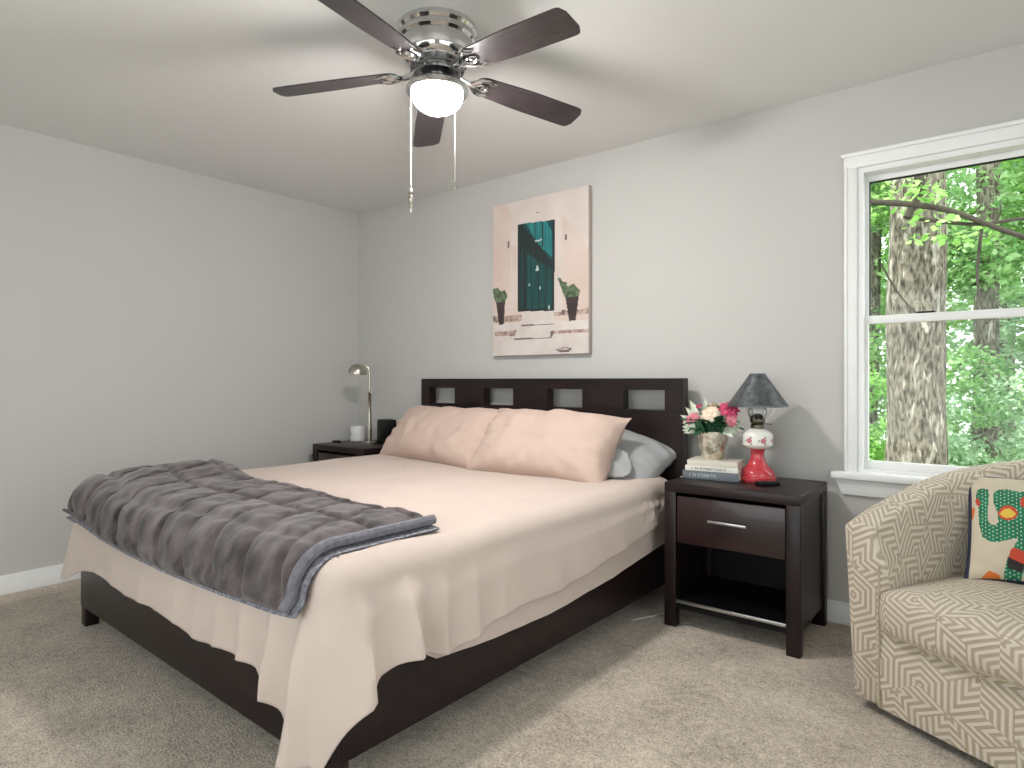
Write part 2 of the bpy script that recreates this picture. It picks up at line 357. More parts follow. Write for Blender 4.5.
# headboard with four square-cut openings: slabs between them
hbm = MB(); hw = .988; y0, y1 = -.03, .03; zt, zb = 1.122, .16
holes = [(-3.045+2.285+dx-.122, -3.045+2.285+dx+.122) for dx in (0, .508, 1.017, 1.525)]
hz0, hz1 = .955, 1.06
hwl = .968; hbm.box(-hwl, hw, y0, y1, zb, hz0); hbm.box(-hwl, hw, y0, y1, hz1, zt)
xs = [-hwl]+[q for h_ in holes for q in h_]+[hw]
for i in range(0, len(xs), 2): hbm.box(xs[i], xs[i+1], y0, y1, hz0, hz1)
hb = part(hbm, 'headboard', MT['dark'], bed)
for sx in (-1, 1): part(MB().box(sx*hw-.035 if sx > 0 else -hwl, sx*hw if sx > 0 else -hwl+.035, y0+.002, y1-.002, 0, .17, .003), 'leg', D, bed)
part(MB().box(-.965, -.935, -2.06, -.03, .10, .33, .003), 'side_rail', D, bed)
part(MB().box(.925, .955, -2.06, -.03, .10, .33, .003), 'side_rail', D, bed)
part(MB().box(-.965, .955, -2.095, -2.06, .092, .34, .003), 'footboard', D, bed)
part(MB().box(-.99, -.935, -2.085, -2.03, 0, .30, .003), 'leg', D, bed)
part(MB().box(.905, .955, -2.085, -2.035, 0, .102, .003), 'leg', D, bed)
part(MB().box(-.03, .03, -1.1, -1.04, 0, .15, .003), 'leg', D, bed)
part(MB().box(-.935, .925, -2.06, -.03, .15, .19), 'slat_deck', D, bed)

def rr_perim(x0, x1, y0, y1, r, n):
    """rounded rectangle: n points, each (x, y, nx, ny), counter-clockwise from head-left"""
    segs = []
    def arc(cx, cy, a0): return [(cx+r*cos(a0+q*pi/2/24), cy+r*sin(a0+q*pi/2/24), cos(a0+q*pi/2/24), sin(a0+q*pi/2/24)) for q in range(25)]
    pts = arc(x0+r, y1-r, pi/2)+arc(x0+r, y0+r, pi)+arc(x1-r, y0+r, 1.5*pi)+arc(x1-r, y1-r, 0)
    pts.append(pts[0])
    ln = [0]
    for a, b_ in zip(pts, pts[1:]): ln.append(ln[-1]+math.hypot(b_[0]-a[0], b_[1]-a[1]))
    out = []; j = 0
    for k in range(n):
        s_ = ln[-1]*k/n
        while ln[j+1] < s_: j += 1
        f_ = (s_-ln[j])/max(1e-9, ln[j+1]-ln[j]); a, b_ = pts[j], pts[j+1]
        q = [a[i]+(b_[i]-a[i])*f_ for i in range(4)]; l_ = math.hypot(q[2], q[3]); out.append((q[0], q[1], q[2]/l_, q[3]/l_, s_))
    return out
def drape(x0, x1, y0, y1, ztop, r, n, hemfn, flarefn, topfn, R=.06, rows=26, top_rows=22):
    """cloth over a box: top rings, a rounded shoulder, then a skirt down to hemfn"""
    P_ = rr_perim(x0, x1, y0, y1, r, n); cx, cy = (x0+x1)/2, (y0+y1)/2
    prof = [('t', q/top_rows) for q in range(top_rows+1)]+[('r', q/7) for q in range(1, 8)]+[('s', (q/rows)) for q in range(1, rows+1)]
    vs = []; fs = []
    for kind, q in prof:
        for (px, py, nx, ny, s_) in P_:
            ix, iy = px-nx*R, py-ny*R
            if kind == 't':
                f_ = 1-(1-q)**1.35 if q < 1 else 1
                X, Y = cx+(ix-cx)*f_, cy+(iy-cy)*f_; Z = ztop
            elif kind == 'r':
                a = q*pi/2; X, Y, Z = ix+nx*R*sin(a), iy+ny*R*sin(a), ztop-R*(1-cos(a))
            else:
                z0_ = ztop-R; zh = hemfn(px, py); Z = z0_+(zh-z0_)*q
                fl = flarefn(px, py, q, s_); X, Y = px+nx*fl, py+ny*fl
            Z += topfn(X, Y) if kind != 's' else topfn(X, Y)*(1-q)
            vs.append((X, Y, Z))
    m_ = len(prof)
    for j in range(m_-1):
        for k in range(n):
            a = j*n+k; b_ = j*n+(k+1) % n; fs.append((a, a+n, b_+n, b_))
    return vs, fs
# mattress with a fitted sheet
mt = thing('mattress', BED, 'deep king mattress in a pink fitted sheet lying on the platform bed', 'mattress', BR)
part(MB().box(-.93, .92, -2.05, -.05, .19, .595, .05, seg=4), 'mattress_core', MT['grey'], mt)
fit = [(-1.86, .36), (-1.79, .31), (-1.735, .275), (-1.484, .253), (-1.143, .243), (-.704, .268), (-.29, .31), (-.05, .33)]
vs, fs = drape(-.945, .965, -2.062, -.045, .61, .07, 420,
    lambda x, y: interp(y, fit) if x > .85 else .36,
    lambda x, y, q, s_: (.008*q+.006*N3(s_*9, q*2, 4)) if x > .85 else 0, lambda x, y: 0, R=.06, rows=14, top_rows=6)
part(MB().add(vs, fs), 'fitted_sheet', MT['sheet'], mt, sharp=80)
# top sheet
footT = [(-1.07, .215), (-.90, .245), (-.787, .294), (-.652, .31), (-.493, .30), (-.285, .29), (-.10, .298), (.05, .296), (.15, .29), (.297, .279), (.42, .292), (.556, .297), (.64, .288), (.67, .255), (.723, .25), (.775, .214), (.80, .18), (.835, .145), (.90, .115), (1.0, .115)]
rightT = [(-2.2, .13), (-2.13, .195), (-2.057, .262), (-1.977, .32), (-1.907, .341), (-1.853, .356), (-1.82, .372), (-1.797, .345), (-1.785, .308), (-1.735, .297), (-1.616, .300), (-1.50, .325), (-1.367, .341), (-1.129, .331), (-.847, .361), (-.508, .409), (-.27, .445), (-.1, .47)]
def corner_mix(x, y):
    if y > -2.03 and x > .5: return 1.0
    if x < .90: return 0.0
    return atan2(x-.90, max(1e-6, -(y+2.03)))/(pi/2)
def hem(x, y):
    if y > -.12: return .56
    if x < -.5 and y > -2.03: return .25+.01*sin(y*14)
    a = corner_mix(x, y)
    if a <= 0: return interp(x, footT)
    if a >= 1: return interp(y, rightT)
    return .10+.012*abs(a-.35)/.35 if a < .35 else .112+(.285-.112)*((a-.35)/.65)
def flare(x, y, q, s_):
    f_ = (.014+.012*q)*sm(q*3)
    if x < -.5 and y > -2.03: return f_+.01*q*sin(s_*20)
    a = corner_mix(x, y); dc = abs((2.03+y) if a >= 1 else (x-.90) if a <= 0 else 0)
    rg = 1-abs(sin(s_*21+.9*N3(s_*2.5, 0, 1)+q*.25)); f_ += (q**.8)*(.004+.062*exp(-(dc/.33)**2))*(rg**1.6-.22)+.010*N3(s_*7, q*1.8, 7)*q
    f_ += q*.022*exp(-(dc/.12)**2)*(a if a > 0 else 1)
    f_ += q*a*(.030*exp(-((y+1.86)/.06)**2)-.03*exp(-((y+1.785)/.03)**2)*q)
    if a >= 1: f_ += .010*sin(s_*26+2.5*N3(s_*3, q, 1))*q*.5+(.016*N3(s_*30, q*4, 2)*exp(-((y+.22)/.2)**2))
    if x < -.5: f_ += q*.06*exp(-((x+.95)/.10)**2)
    return f_
def topw(x, y):
    z = .005*N3(x*2.2, y*2.2, 2)+.0035*N3(x*6, y*4, 5)
    if x > .3: z += .008*(N3(x*3+y*5, y*1.0-x*2, 9))*sm((x-.3)/.5)
    return z
vs, fs = drape(-.965, .975, -2.105, -.07, .63, .075, 900, hem, flare, topw, R=.075, rows=34)
o = MB().add(vs, fs).build('top_sheet', MT['sheet'], loc=BED, rotz=BR, sharp=80)
sol = o.modifiers.new('t', 'SOLIDIFY'); sol.thickness = .004; sol.offset = 1
tag(o, 'pink cotton top sheet hanging past the mattress edge, corner near the floor', 'sheet')

# pillows
def pillow_fn(wd, hg, th, seed, wr=.006, dog=.04):
    def side(sg):
        def fn(u, v):
            a, b_ = 2*u-1, 2*v-1
            edge = max(0, 1-abs(a)**3.4)**.46*max(0, 1-abs(b_)**2.4)**.46
            pin = 1-.07*(1-abs(a)**2)*abs(b_)**3 if False else 1
            X = wd/2*a*(1-.045*(1-b_*b_)*abs(a)**3+dog*abs(a*b_)**6)
            Y = hg/2*b_*(1-.085*(1-a*a)*abs(b_)**3+dog*abs(a*b_)**6)
            rad = atan2(b_, a)
            w_ = wr*edge**.5*(N3(X*7+seed, Y*7, seed)+.6*N3(X*15, Y*13+seed, 3))+wr*.9*(1-edge)*edge*4*N3(rad*4.5+seed, edge*1.2, seed)
            w_ += .010*edge**.5*sin(Y*70+7*N3(X*4, Y*5, seed))*sm((abs(a)-.5)/.4)*(.4+N3(Y*9, seed, 2))
            return (X, Y, sg*(th/2*edge)+sg*w_*(edge > .0))
        return fn
    return side
def make_pillow(name, wd, hg, th, seed, m, parent=None, nu=70, nv=50, wr=.006, mifn=None, n2=None):
    mb = MB(); f_ = pillow_fn(wd, hg, th, seed, wr)
    mb.grid(f_(1), n2 or nu, n2 or nv, mifn=mifn); mb.grid(f_(-1), nu, nv, flip=True)
    return mb
def orient(o, loc, xaxis, up):
    """local x along xaxis, local y along up"""
    X = Vector(xaxis).normalized(); Y = Vector(up); Y = (Y-X*Y.dot(X)).normalized(); Z = X.cross(Y)
    o.matrix_world = Matrix.Translation(loc) @ Matrix((X, Y, Z)).transposed().to_4x4()
o = make_pillow('pillow', .98, .43, .25, 1.3, None, wr=.017).build('pillow', MT['pink'], loc=(0, 0, 0), sharp=80)
orient(o, (-2.70, 2.745, .77), (1, -.15, -.005), (0, .62, .66)); tag(o, 'plump pink pillow on the left side of the bed, nearest the chrome lamp', 'pillow', 'pink pillows')
o = make_pillow('pillow', .80, .43, .26, 4.1, None, wr=.02).build('pillow', MT['pink'], loc=(0, 0, 0), sharp=80)
orient(o, (-1.895, 2.675, .768), (1, .05, -.03), (.0, .60, .68)); tag(o, 'plump pink pillow on the right side of the bed, in front of the grey pillow', 'pillow', 'pink pillows')
gp = thing('pillow', (-1.70, 2.93, .62), 'grey pillow lying behind the right pink pillow against the headboard', 'pillow')
o = make_pillow('pillow_body', .72, .44, .17, 7.7, None).build('pillow_body', MT['grey'], parent=gp, sharp=80)
X = Vector((1, .0, -.27)).normalized(); Y = Vector((.05, .80, .42)); Y = (Y-X*Y.dot(X)).normalized()
o.matrix_local = Matrix.Translation((0.0, -.02, .115)) @ Matrix((X, Y, X.cross(Y))).transposed().to_4x4()
fl = MB()
fl.grid(lambda u, v: (.13+.12*u+.02*sin(v*5), -.265+.03*u+.012*sin(v*7+u*4)+.10*v, .025+.15*v-.04*u*v+.012*N3(u*4, v*4, 2)), 14, 18)
o = fl.build('pillowcase_flap', MT['grey'], parent=gp, sharp=80); s2 = o.modifiers.new('t', 'SOLIDIFY'); s2.thickness = .012

# blanket folded over the foot of the bed
def bl_pt(p, q, lift):
    """p 0..1 left to right, q 0..1 from the hanging hem at the foot to the back edge; bed-local"""
    x = -.935+1.80*p
    hang = interp(p, [(0, .004), (.12, .012), (.25, .045), (.4, .058), (.6, .060), (.8, .050), (1, .030)])
    back = interp(p, [(0, .46), (.15, .49), (.4, .45), (.7, .42), (1, .38)])+.015*sin(p*14)
    tot = hang+.10+back; s_ = q*tot
    yE = -2.105; R = .085
    if s_ < hang: return (x, yE-.022-lift-.05*(1-s_/hang)*.5, .63-R-(hang-s_))
    s_ -= hang
    if s_ < .12:
        a = s_/.12*pi/2; return (x, yE+R-(R+.022+lift)*cos(a), .63-R+(R+.012+lift)*sin(a))
    s_ -= .12
    z = .642+lift
    return (x, yE+R+s_, z)
def bl_top(p, q):
    P = p*9.6+.25*sin(q*3)+1.0*(q-.5); Qr = q*3.1+.10*sin(p*6)+.28
    dp = abs(P-round(P))*.19; dq = abs(Qr-round(Qr))*.19
    puff = 1-max(exp(-(dp/.013)**2), exp(-(dq/.014)**2))*.95-.25*(1-min(1, dp/.095))-.12*(1-min(1, dq/.095))
    big = .04*exp(-((p-.13)/.12)**2)*sm(q/.5)*sm((1-q)/.08)+.012*(N3(p*6, q*3, 3)+.5)
    edge = min(1, 18*q, 18*(1-q), 30*p, 30*(1-p))**.5
    return edge*(.010+.015*puff+max(0, big)*.9+.007*N3(p*25, q*12, 1))
bl = thing('blanket', BED, 'grey quilted plush blanket folded across the foot of the bed', 'blanket', BR)
mb = MB(); NP, NQ = 420, 140
mb.grid(lambda p, q: bl_pt(p, q, .016+bl_top(p, q)), NP, NQ)
mb.grid(lambda p, q: bl_pt(p, q, .014), NP, NQ, flip=True)
part(mb, 'quilted_top', MT['plush'], bl, sharp=80)
mb = MB(); mb.grid(lambda p, q: Vector(bl_pt(.05+p*.95, -.015+q*1.015, .004+.010*min(1, 20*p, 20*(1-p))))+Vector((.035*sm((p-.5)*2), 0, -.006)), 120, 50)
mb.grid(lambda p, q: Vector(bl_pt(.05+p*.95, -.015+q*1.015, .0))+Vector((.035*sm((p-.5)*2), 0, -.006)), 120, 50, flip=True)
tag(part(mb, 'under_fold', MT['knit'], bl, sharp=80), 'light grey fleecy lining of the fold')
mb = MB()
pts = [Vector(bl_pt(1.0, q/60, .022)) for q in range(61)]; mb.tube(pts, .016, 10)
part(mb, 'binding', MT['trimgrey'], bl)
mb = MB(); mb.tube([Vector(bl_pt(p/80, 0.0, .014)) for p in range(81)], .007, 8); part(mb, 'binding', MT['plush'], bl)

# ================================================================= NIGHTSTANDS
def make_nightstand(label):
    ns = thing('nightstand', (-.945, 2.915, 0), label, 'nightstand')
    hx, yf, yb = .29, -.235, .235
    part(MB().box(-hx, hx, yf, yb, .607, .65, .004), 'top', MT['dark'], ns)
    for sx in (-1, 1):
        for sy in (-1, 1):
            xa, xb = (hx-.055, hx) if sx > 0 else (-hx, -hx+.055); ya, yb2 = (yb-.045, yb) if sy > 0 else (yf, yf+.045)
            part(MB().box(xa, xb, ya, yb2, 0, .609, .003), 'leg', MT['dark'], ns)
        xa, xb = (hx-.035, hx-.012) if sx > 0 else (-hx+.012, -hx+.035)
        part(MB().box(xa, xb, yf+.04, yb-.04, .085, .608), 'side_panel', MT['dark'], ns)
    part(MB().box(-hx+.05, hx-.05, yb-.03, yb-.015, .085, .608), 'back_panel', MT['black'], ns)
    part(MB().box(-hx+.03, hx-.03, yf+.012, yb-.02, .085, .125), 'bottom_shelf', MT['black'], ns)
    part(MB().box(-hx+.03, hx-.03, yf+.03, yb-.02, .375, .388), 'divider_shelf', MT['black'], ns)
    tag(part(MB().box(-hx+.055, hx-.055, yf+.002, yf+.014, .112, .126, .002), 'shelf_lip', MT['steel'], ns), 'silver strip along the open shelf')
    dr = part(MB().box(-hx+.058, hx-.058, yf+.004, yf+.028, .385, .592, .004).box(-hx+.07, hx-.07, yf+.02, yb-.06, .40, .57), 'drawer', MT['dark_red'], ns)
    tag(part(MB().tube([(-.078, yf+.006, .50), (-.078, yf-.018, .50)], .004).tube([(.078, yf+.006, .50), (.078, yf-.018, .50)], .004).box(-.083, .083, yf-.024, yf-.014, .494, .506, .003), 'handle', MT['steel'], dr), 'silver bar handle')
    return ns
ns = make_nightstand('espresso nightstand with one drawer and an open shelf, right of the bed')
dup(ns, (-3.69, 2.93, 0), 0, 'espresso nightstand in the room corner behind the bed, under the chrome lamp')
ns['group'] = 'nightstands'; 
for q in COL.objects:
    if q.name.startswith('nightstand') and q.get('category'): q['group'] = 'nightstands'

# --- on the right nightstand
ZT = .651
def book(x0, x1, y0, y1, z0, z1, cover, page, name, label, rot, marks=None):
    c = Vector(((x0+x1)/2, (y0+y1)/2, z0)); b_ = thing(name, c, label, 'book', rot, 'books under the flower vase')
    hx, hy, hz = (x1-x0)/2, (y1-y0)/2, z1-z0
    part(MB().box(-hx, hx, -hy, hy, 0, .003, .001).box(-hx, hx, -hy, hy, hz-.003, hz, .001).box(-hx, hx, -hy, -hy+.004, 0, hz, .0015), 'cover', cover, b_)
    part(MB().box(-hx+.005, hx-.005, -hy+.003, hy-.005, .003, hz-.003), 'page_block', page, b_)
    if marks:
        mb = MB(); rr_ = random.Random(5); x = -hx+.03
        while x < marks[0]*hx:
            w_ = rr_.choice((.004, .006, .008)); hh = hz*.42
            for (a, b2, c_, d_) in rr_.choice([((0, .25, 0, 1), (0, 1, .8, 1)), ((0, .25, 0, 1), (.7, 1, 0, 1), (0, 1, .4, .6)), ((.35, .65, 0, 1),), ((0, .25, 0, 1), (0, 1, 0, .2), (0, 1, .8, 1)), ((0, 1, .8, 1), (.35, .65, 0, 1))]):
                mb.box(x+a*w_, x+b2*w_, -hy-.0006, -hy+.001, hz*.29+c_*hh, hz*.29+d_*hh)
            x += w_+rr_.choice((.003, .003, .008))
        part(mb, 'spine_lettering', marks[1], b_)
    return b_
paper = mat('book_pages', 'e6e0d2', .9, vary=.1, vscale=200, stretch=(1, 1, 30)); ink = mat('black_ink', '3a3836', .7)
book(-1.222, -.966, 2.845, 3.02, ZT, ZT+.038, mat('slate_book_cover', '6b7278', .5, vary=.1), paper, 'book', 'thick slate grey book at the bottom of the stack under the vase', radians(6), (.2, mat('pale_ink', 'b8bec2', .6)))
book(-1.210, -.97, 2.845, 3.01, ZT+.0385, ZT+.063, mat('white_book_cover', 'e4e0d8', .5, vary=.04), paper, 'book', 'white book with black spine lettering, middle of the stack under the vase', radians(6), (.55, ink))
book(-1.203, -.975, 2.85, 3.01, ZT+.0635, ZT+.088, mat('cream_book_cover', 'd9d2c6', .5, vary=.05), paper, 'book', 'plain cream book on top of the stack, directly under the vase', radians(7))
# vase of flowers
VX, VY, VZ = -1.108, 2.935, ZT+.0885
vase = thing('flower_vase', (VX, VY, VZ), 'silvery mercury glass vase of pink and cream flowers on the book stack', 'vase')
merc = mat('mercury_glass', 'efece2', .2, metal=.75, col2='bdb59c', vscale=30, bump=.5, bscale=60)
part(MB().lathe([(.0, 0), (.046, 0), (.050, .006), (.060, .04), (.068, .08), (.072, .12), (.073, .132), (.069, .132), (.066, .11), (.0, .10)], 48), 'vase_body', merc, vase)
mb = MB(); 
petal_p = mat('pink_petals', 'c25f72', .6, vary=.0, col2='d98d97', vscale=60); petal_c = mat('cream_petals', 'efe3c9', .6, col2='e8cdb8', vscale=40); petal_m = mat('magenta_petals', 'b23358', .6, col2='d6527a', vscale=60)
leafd = mat('dark_flower_leaf', '24513f', .5, col2='3f6f4a', vscale=30); leafp = mat('sage_flower_leaf', 'c3ccb8', .6, col2='e0e4d6', vscale=30)
def flower(c, r, rings, n, m, face):
    mb = MB(); Zd = Vector(face).normalized(); Xd = Zd.orthogonal().normalized(); Yd = Zd.cross(Xd)
    for k in range(rings):
        f_ = (k+1)/rings; nn = max(4, int(n*f_)); tilt = .25+1.05*f_
        for i in range(nn):
            a = 2*pi*i/nn+k*.9; d_ = Xd*cos(a)+Yd*sin(a); s_ = Zd.cross(d_); L_ = r*(.35+.65*f_); wd = L_*1.15*(2*pi/nn)*.75
            out = d_*sin(tilt)+Zd*cos(tilt); nrm = (Zd*sin(tilt)-d_*cos(tilt))
            b0 = Vector(c)+d_*(.02*f_*r)
            fn = lambda u, v, b0=b0, out=out, s_=s_, nrm=nrm, L_=L_, wd=wd: b0+out*(L_*v)+s_*(wd*(u-.5)*sin(pi*min(.98, .15+.8*v))**.7)+nrm*(-.25*L_*((u-.5)*2)**2*v+.12*L_*sin(pi*v)+.2*L_*v*v*(-1))
            mb.grid(fn, 4, 5)
    return mb
flw = [((-.075, -.055, .185), .045, petal_p, (-.2, -1, .5)), ((.010, -.05, .215), .055, petal_c, (.0, -.9, .75)), ((.085, -.02, .235), .058, petal_m, (.4, -.7, .8)), ((.105, -.045, .185), .035, petal_p, (.7, -.8, .3)),
       ((-.085, .02, .235), .036, petal_m, (-.6, -.3, .9)), ((-.005, .05, .245), .05, petal_c, (0, .3, 1)), ((.06, .07, .23), .045, petal_p, (.3, .6, .8))]
for c, r, m_, fc in flw:
    part(flower(c, r*.82, 4, 8, m_, fc), 'flower', m_, vase, sharp=80)
def leafstrip(mb, b0, tip, wd, bend, face=(0, 0, 1)):
    b0, tip = Vector(b0), Vector(tip); d_ = tip-b0; s_ = d_.cross(Vector(face)).normalized(); up = s_.cross(d_).normalized()
    mb.grid(lambda u, v: b0+d_*v+s_*(wd*(u-.5)*sin(pi*min(1, .05+.95*v)))+up*(bend*sin(pi*v)+.3*wd*abs(u-.5)), 4, 8)
rl = random.Random(3); mbd, mbp = MB(), MB()
for i in range(40):
    a = rl.uniform(0, 2*pi); R_ = rl.uniform(.09, .15); z = rl.uniform(.10, .22)
    leafstrip(mbd, (.035*cos(a), .035*sin(a), .12), (R_*cos(a), R_*sin(a), z), rl.uniform(.04, .06), .025, (cos(a)*.6, sin(a)*.6, .7))
for a, R_, z in ((pi*.95, .15, .24), (pi*1.05, .165, .20), (pi*1.12, .155, .16), (pi*.85, .14, .27), (pi*1.25, .15, .15), (.05, .16, .17), (-.3, .15, .14), (.4, .12, .28), (2.2, .10, .29), (1.2, .10, .28), (pi*1.0, .12, .28)):
    for j in range(3):
        aa = a+(j-1)*.16; leafstrip(mbp, (.05*cos(a), .05*sin(a), .14), (R_*.9*cos(aa), R_*.9*sin(aa), z*.92+(j-1)*.02), .034, .012, (.3, -.9, .5))
part(mbd, 'leaf_spray', leafd, vase, sharp=80); part(mbp, 'leaf_spray', leafp, vase, sharp=80)
for c, r, m_, fc in flw: pass
mb = MB()
for c, r, m_, fc in flw: mb.tube([(c[0]*.2, c[1]*.2, .104), (c[0]*.6, c[1]*.6, .15), (c[0]*.97, c[1]*.97, c[2]-.004)], .002, 5)
part(mb, 'stem', leafd, vase)
# oil lamp
OX, OY = -.912, 2.975
ol = thing('oil_lamp', (OX, OY, ZT), 'red based oil lamp with a grey cone shade on the right nightstand', 'lamp')
redm = mat('red_glass', 'c23b46', .22, vary=.08, coat=.4); milk = mat('milk_glass', 'e6e4de', .25, vary=.03, coat=.3); fl1 = mat('rose_paint', 'c06a78', .5); fl2 = mat('leaf_paint', '8a9a86', .5)
part(MB().lathe([(0, 0), (.080, 0), (.083, .010), (.082, .022), (.074, .027), (.073, .040), (.066, .050), (.052, .064), (.039, .082), (.031, .102), (.0285, .125), (.031, .138), (.038, .146), (0, .146)], 48), 'lamp_base', redm, ol)
def fontm(u, z, j):
    for k in range(7):
        a = (u*7-k+.5) % 7-.5; dx = a/7*2*pi*.068; dy = z-.187
        if abs(a) < .5:
            rr_ = math.hypot(dx, dy); th_ = atan2(dy, dx)
            if rr_ < .0135*(.72+.28*abs(cos(2.5*th_))): return 1
            if .0125 < rr_ < .021 and abs(sin(th_*1.5)) > .93: return 2
    return 0
fp = [(.036, .146), (.050, .150), (.062, .158), (.068, .166)]+[(.0685, .166+.0018*k) for k in range(1, 24)]+[(.064, .217), (.052, .228), (.040, .236), (.028, .240)]
part(MB().lathe(fp, 160, mifn=fontm), 'oil_font', [milk, fl1, fl2], ol)
part(MB().lathe([(.026, .239), (.030, .243), (.030, .256), (.024, .262), (.032, .268), (.034, .274), (.030, .288), (.022, .300), (.010, .306), (.0, .307)], 40).tube([(.028, 0, .262), (.062, -.01, .262)], .002).lathe([(0, -.002), (.008, -.002), (.008, .002), (0, .002)], 16, at=(.064, -.0105, .262)), 'burner', mat('tarnished_brass', '6c6456', .35, metal=.9, vary=.2), ol)
tag(part(MB().lathe([(.033, .270), (.036, .285), (.042, .305), (.042, .325), (.036, .350), (.030, .375), (.028, .42), (.0265, .42), (.0285, .375), (.0345, .350), (.0405, .325), (.0405, .305), (.0345, .285), (.0315, .270)], 40, cap=False), 'chimney', MT['clear'], ol), 'clear glass chimney')
tin = mat('punched_tin', '6e7376', .38, metal=.75, col2='55595c', vscale=40, bump=.6, bscale=110)
part(MB().lathe([(.134, .340), (.1335, .347), (.128, .353), (.035, .488), (.033, .492), (.0315, .490), (.126, .351), (.132, .340)], 56, cap=False), 'lamp_shade', tin, ol)
for k in range(3):
    mb = MB(); a = k*2*pi/3+.5; mb.tube([(.036*cos(a), .036*sin(a), .275), (.075*cos(a), .075*sin(a), .33), (.122*cos(a), .122*sin(a), .353)], .0018, 6)
    part(mb, 'shade_holder', MT['nickel'], ol)
# remote and cables
rc = thing('remote_control', (-.835, 2.865, ZT), 'small black remote lying beside the red lamp base', 'remote', radians(35))
part(MB().box(-.05, .05, -.02, .02, 0, .016, .006), 'remote_body', MT['black'], rc)
mb = MB()
for i in range(4):
    for j in range(2): mb.lathe([(0, 0), (.004, 0), (.004, .002), (0, .003)], 12, at=(-.03+i*.018, -.008+j*.016, .0155))
tag(part(mb, 'buttons', mat('grey_rubber', '55585b', .6), rc), 'grey buttons')
cw = mat('white_cable', 'c9c9c7', .5)
def curve_pts(ctrl, n=40):
    out = []
    for i in range(len(ctrl)-1):
        p0, p1, p2, p3 = [Vector(ctrl[max(0, min(len(ctrl)-1, i+k))]) for k in (-1, 0, 1, 2)]
        for k in range(n//(len(ctrl)-1)):
            t_ = k/(n//(len(ctrl)-1)); out.append(.5*((2*p1)+(p2-p0)*t_+(2*p0-5*p1+4*p2-p3)*t_*t_+(3*p1-p0-3*p2+p3)*t_**3))
    return out+[Vector(ctrl[-1])]
tag(MB().tube(curve_pts([(-1.225, 2.84, ZT+.003), (-1.21, 2.90, ZT+.004), (-1.22, 3.0, ZT+.004), (-1.21, 3.10, ZT+.003)]), .0025, 8).build('charging_cable', cw), 'thin white cable on the nightstand top left of the books', 'cable')
tag(MB().tube(curve_pts([(-1.37, 2.62, .006), (-1.33, 2.70, .006), (-1.27, 2.84, .006), (-1.29, 3.0, .006), (-1.26, 3.12, .006)]), .003, 8).build('power_cord', cw), 'thin white cord on the carpet between bed and nightstand', 'cord')

# --- on the left nightstand
LX, LY = -3.665, 2.96
dl = thing('desk_lamp', (LX, LY, ZT), 'satin nickel task lamp with a dome shade on the corner nightstand', 'lamp')
part(MB().lathe([(0, 0), (.055, 0), (.056, .008), (.05, .014), (.02, .018), (0, .018)], 40), 'lamp_base', MT['nickel'], dl)
part(MB().lathe([(.0, .016), (.017, .018), (.017, .09), (.020, .092), (.020, .104), (.016, .108), (.015, .12), (.013, .125), (.013, .36), (.016, .365), (.016, .38), (.010, .385), (.0, .385)], 24), 'lower_post', MT['nickel'], dl)
dx, dy = -.083, -.062; L_ = math.hypot(dx, dy)
arc = [(0, 0, .38), (0, 0, .515)]+[(dx*.42*(1-cos(a)), dy*.42*(1-cos(a)), .515+.055*sin(a)) for a in [k*pi*.6/12 for k in range(1, 13)]]
part(MB().tube(arc, .008, 12), 'upper_arm', MT['nickel'], dl)
part(MB().tube([(0, 0, .372), (.035, -.01, .372)], .004).lathe([(0, -.006), (.009, -.006), (.009, .006), (0, .006)], 16, at=(.038, -.011, .372)), 'height_knob', MT['nickel'], dl)
dome = [(.066*cos(a), .066*sin(a)*1.05) for a in [k*pi/2/12 for k in range(13)]]
Md = Matrix.Rotation(radians(12), 3, 'Y')
part(MB().lathe(dome[:-1]+[(.001, .0693)], 36, at=(dx*.85, dy*.85, .512), cap=False, M=Md).lathe([(r*.97, z*.97) for r, z in dome[:-1]]+[(.001, .067)], 36, at=(dx*.85, dy*.85, .512), cap=False, M=Md), 'lamp_shade', MT['nickel'], dl)
cj = thing('candle_jar', (-3.875, 3.02, ZT), 'white ceramic candle jar with grey print, left of the chrome lamp', 'jar')
part(MB().lathe([(0, 0), (.052, 0), (.058, .006), (.060, .02), (.060, .10), (.057, .112), (.053, .112), (.052, .09), (0, .085)], 64, mifn=lambda u, z, j: 0), 'jar_body', mat('white_ceramic', 'e0dedd', .3, vary=.03, coat=.2), cj)
mb = MB()
for a in (3.75, 3.95, 4.15, 4.35, 4.55, 4.75):
    mb.grid(lambda u, v, a=a: (.0606*cos(a+u*.07), .0606*sin(a+u*.07), .045+.04*v*(.7+.3*sin(a*9))), 4, 4)
part(mb, 'printed_band', mat('grey_print', '8c8c90', .5), cj)
bx = MB().box(-.07, .07, -.055, .055, 0, .17, .008)
tag(bx.build('small_box', MT['black'], loc=(-3.61, 3.075, ZT), rotz=radians(-25)), 'small black box standing right of the chrome lamp', 'box')
tag(MB().box(-.03, .03, -.016, .016, 0, .014, .005).build('remote_fob', MT['black'], loc=(-3.92, 2.86, ZT), rotz=.4), 'tiny black fob lying on the corner nightstand edge', 'fob')

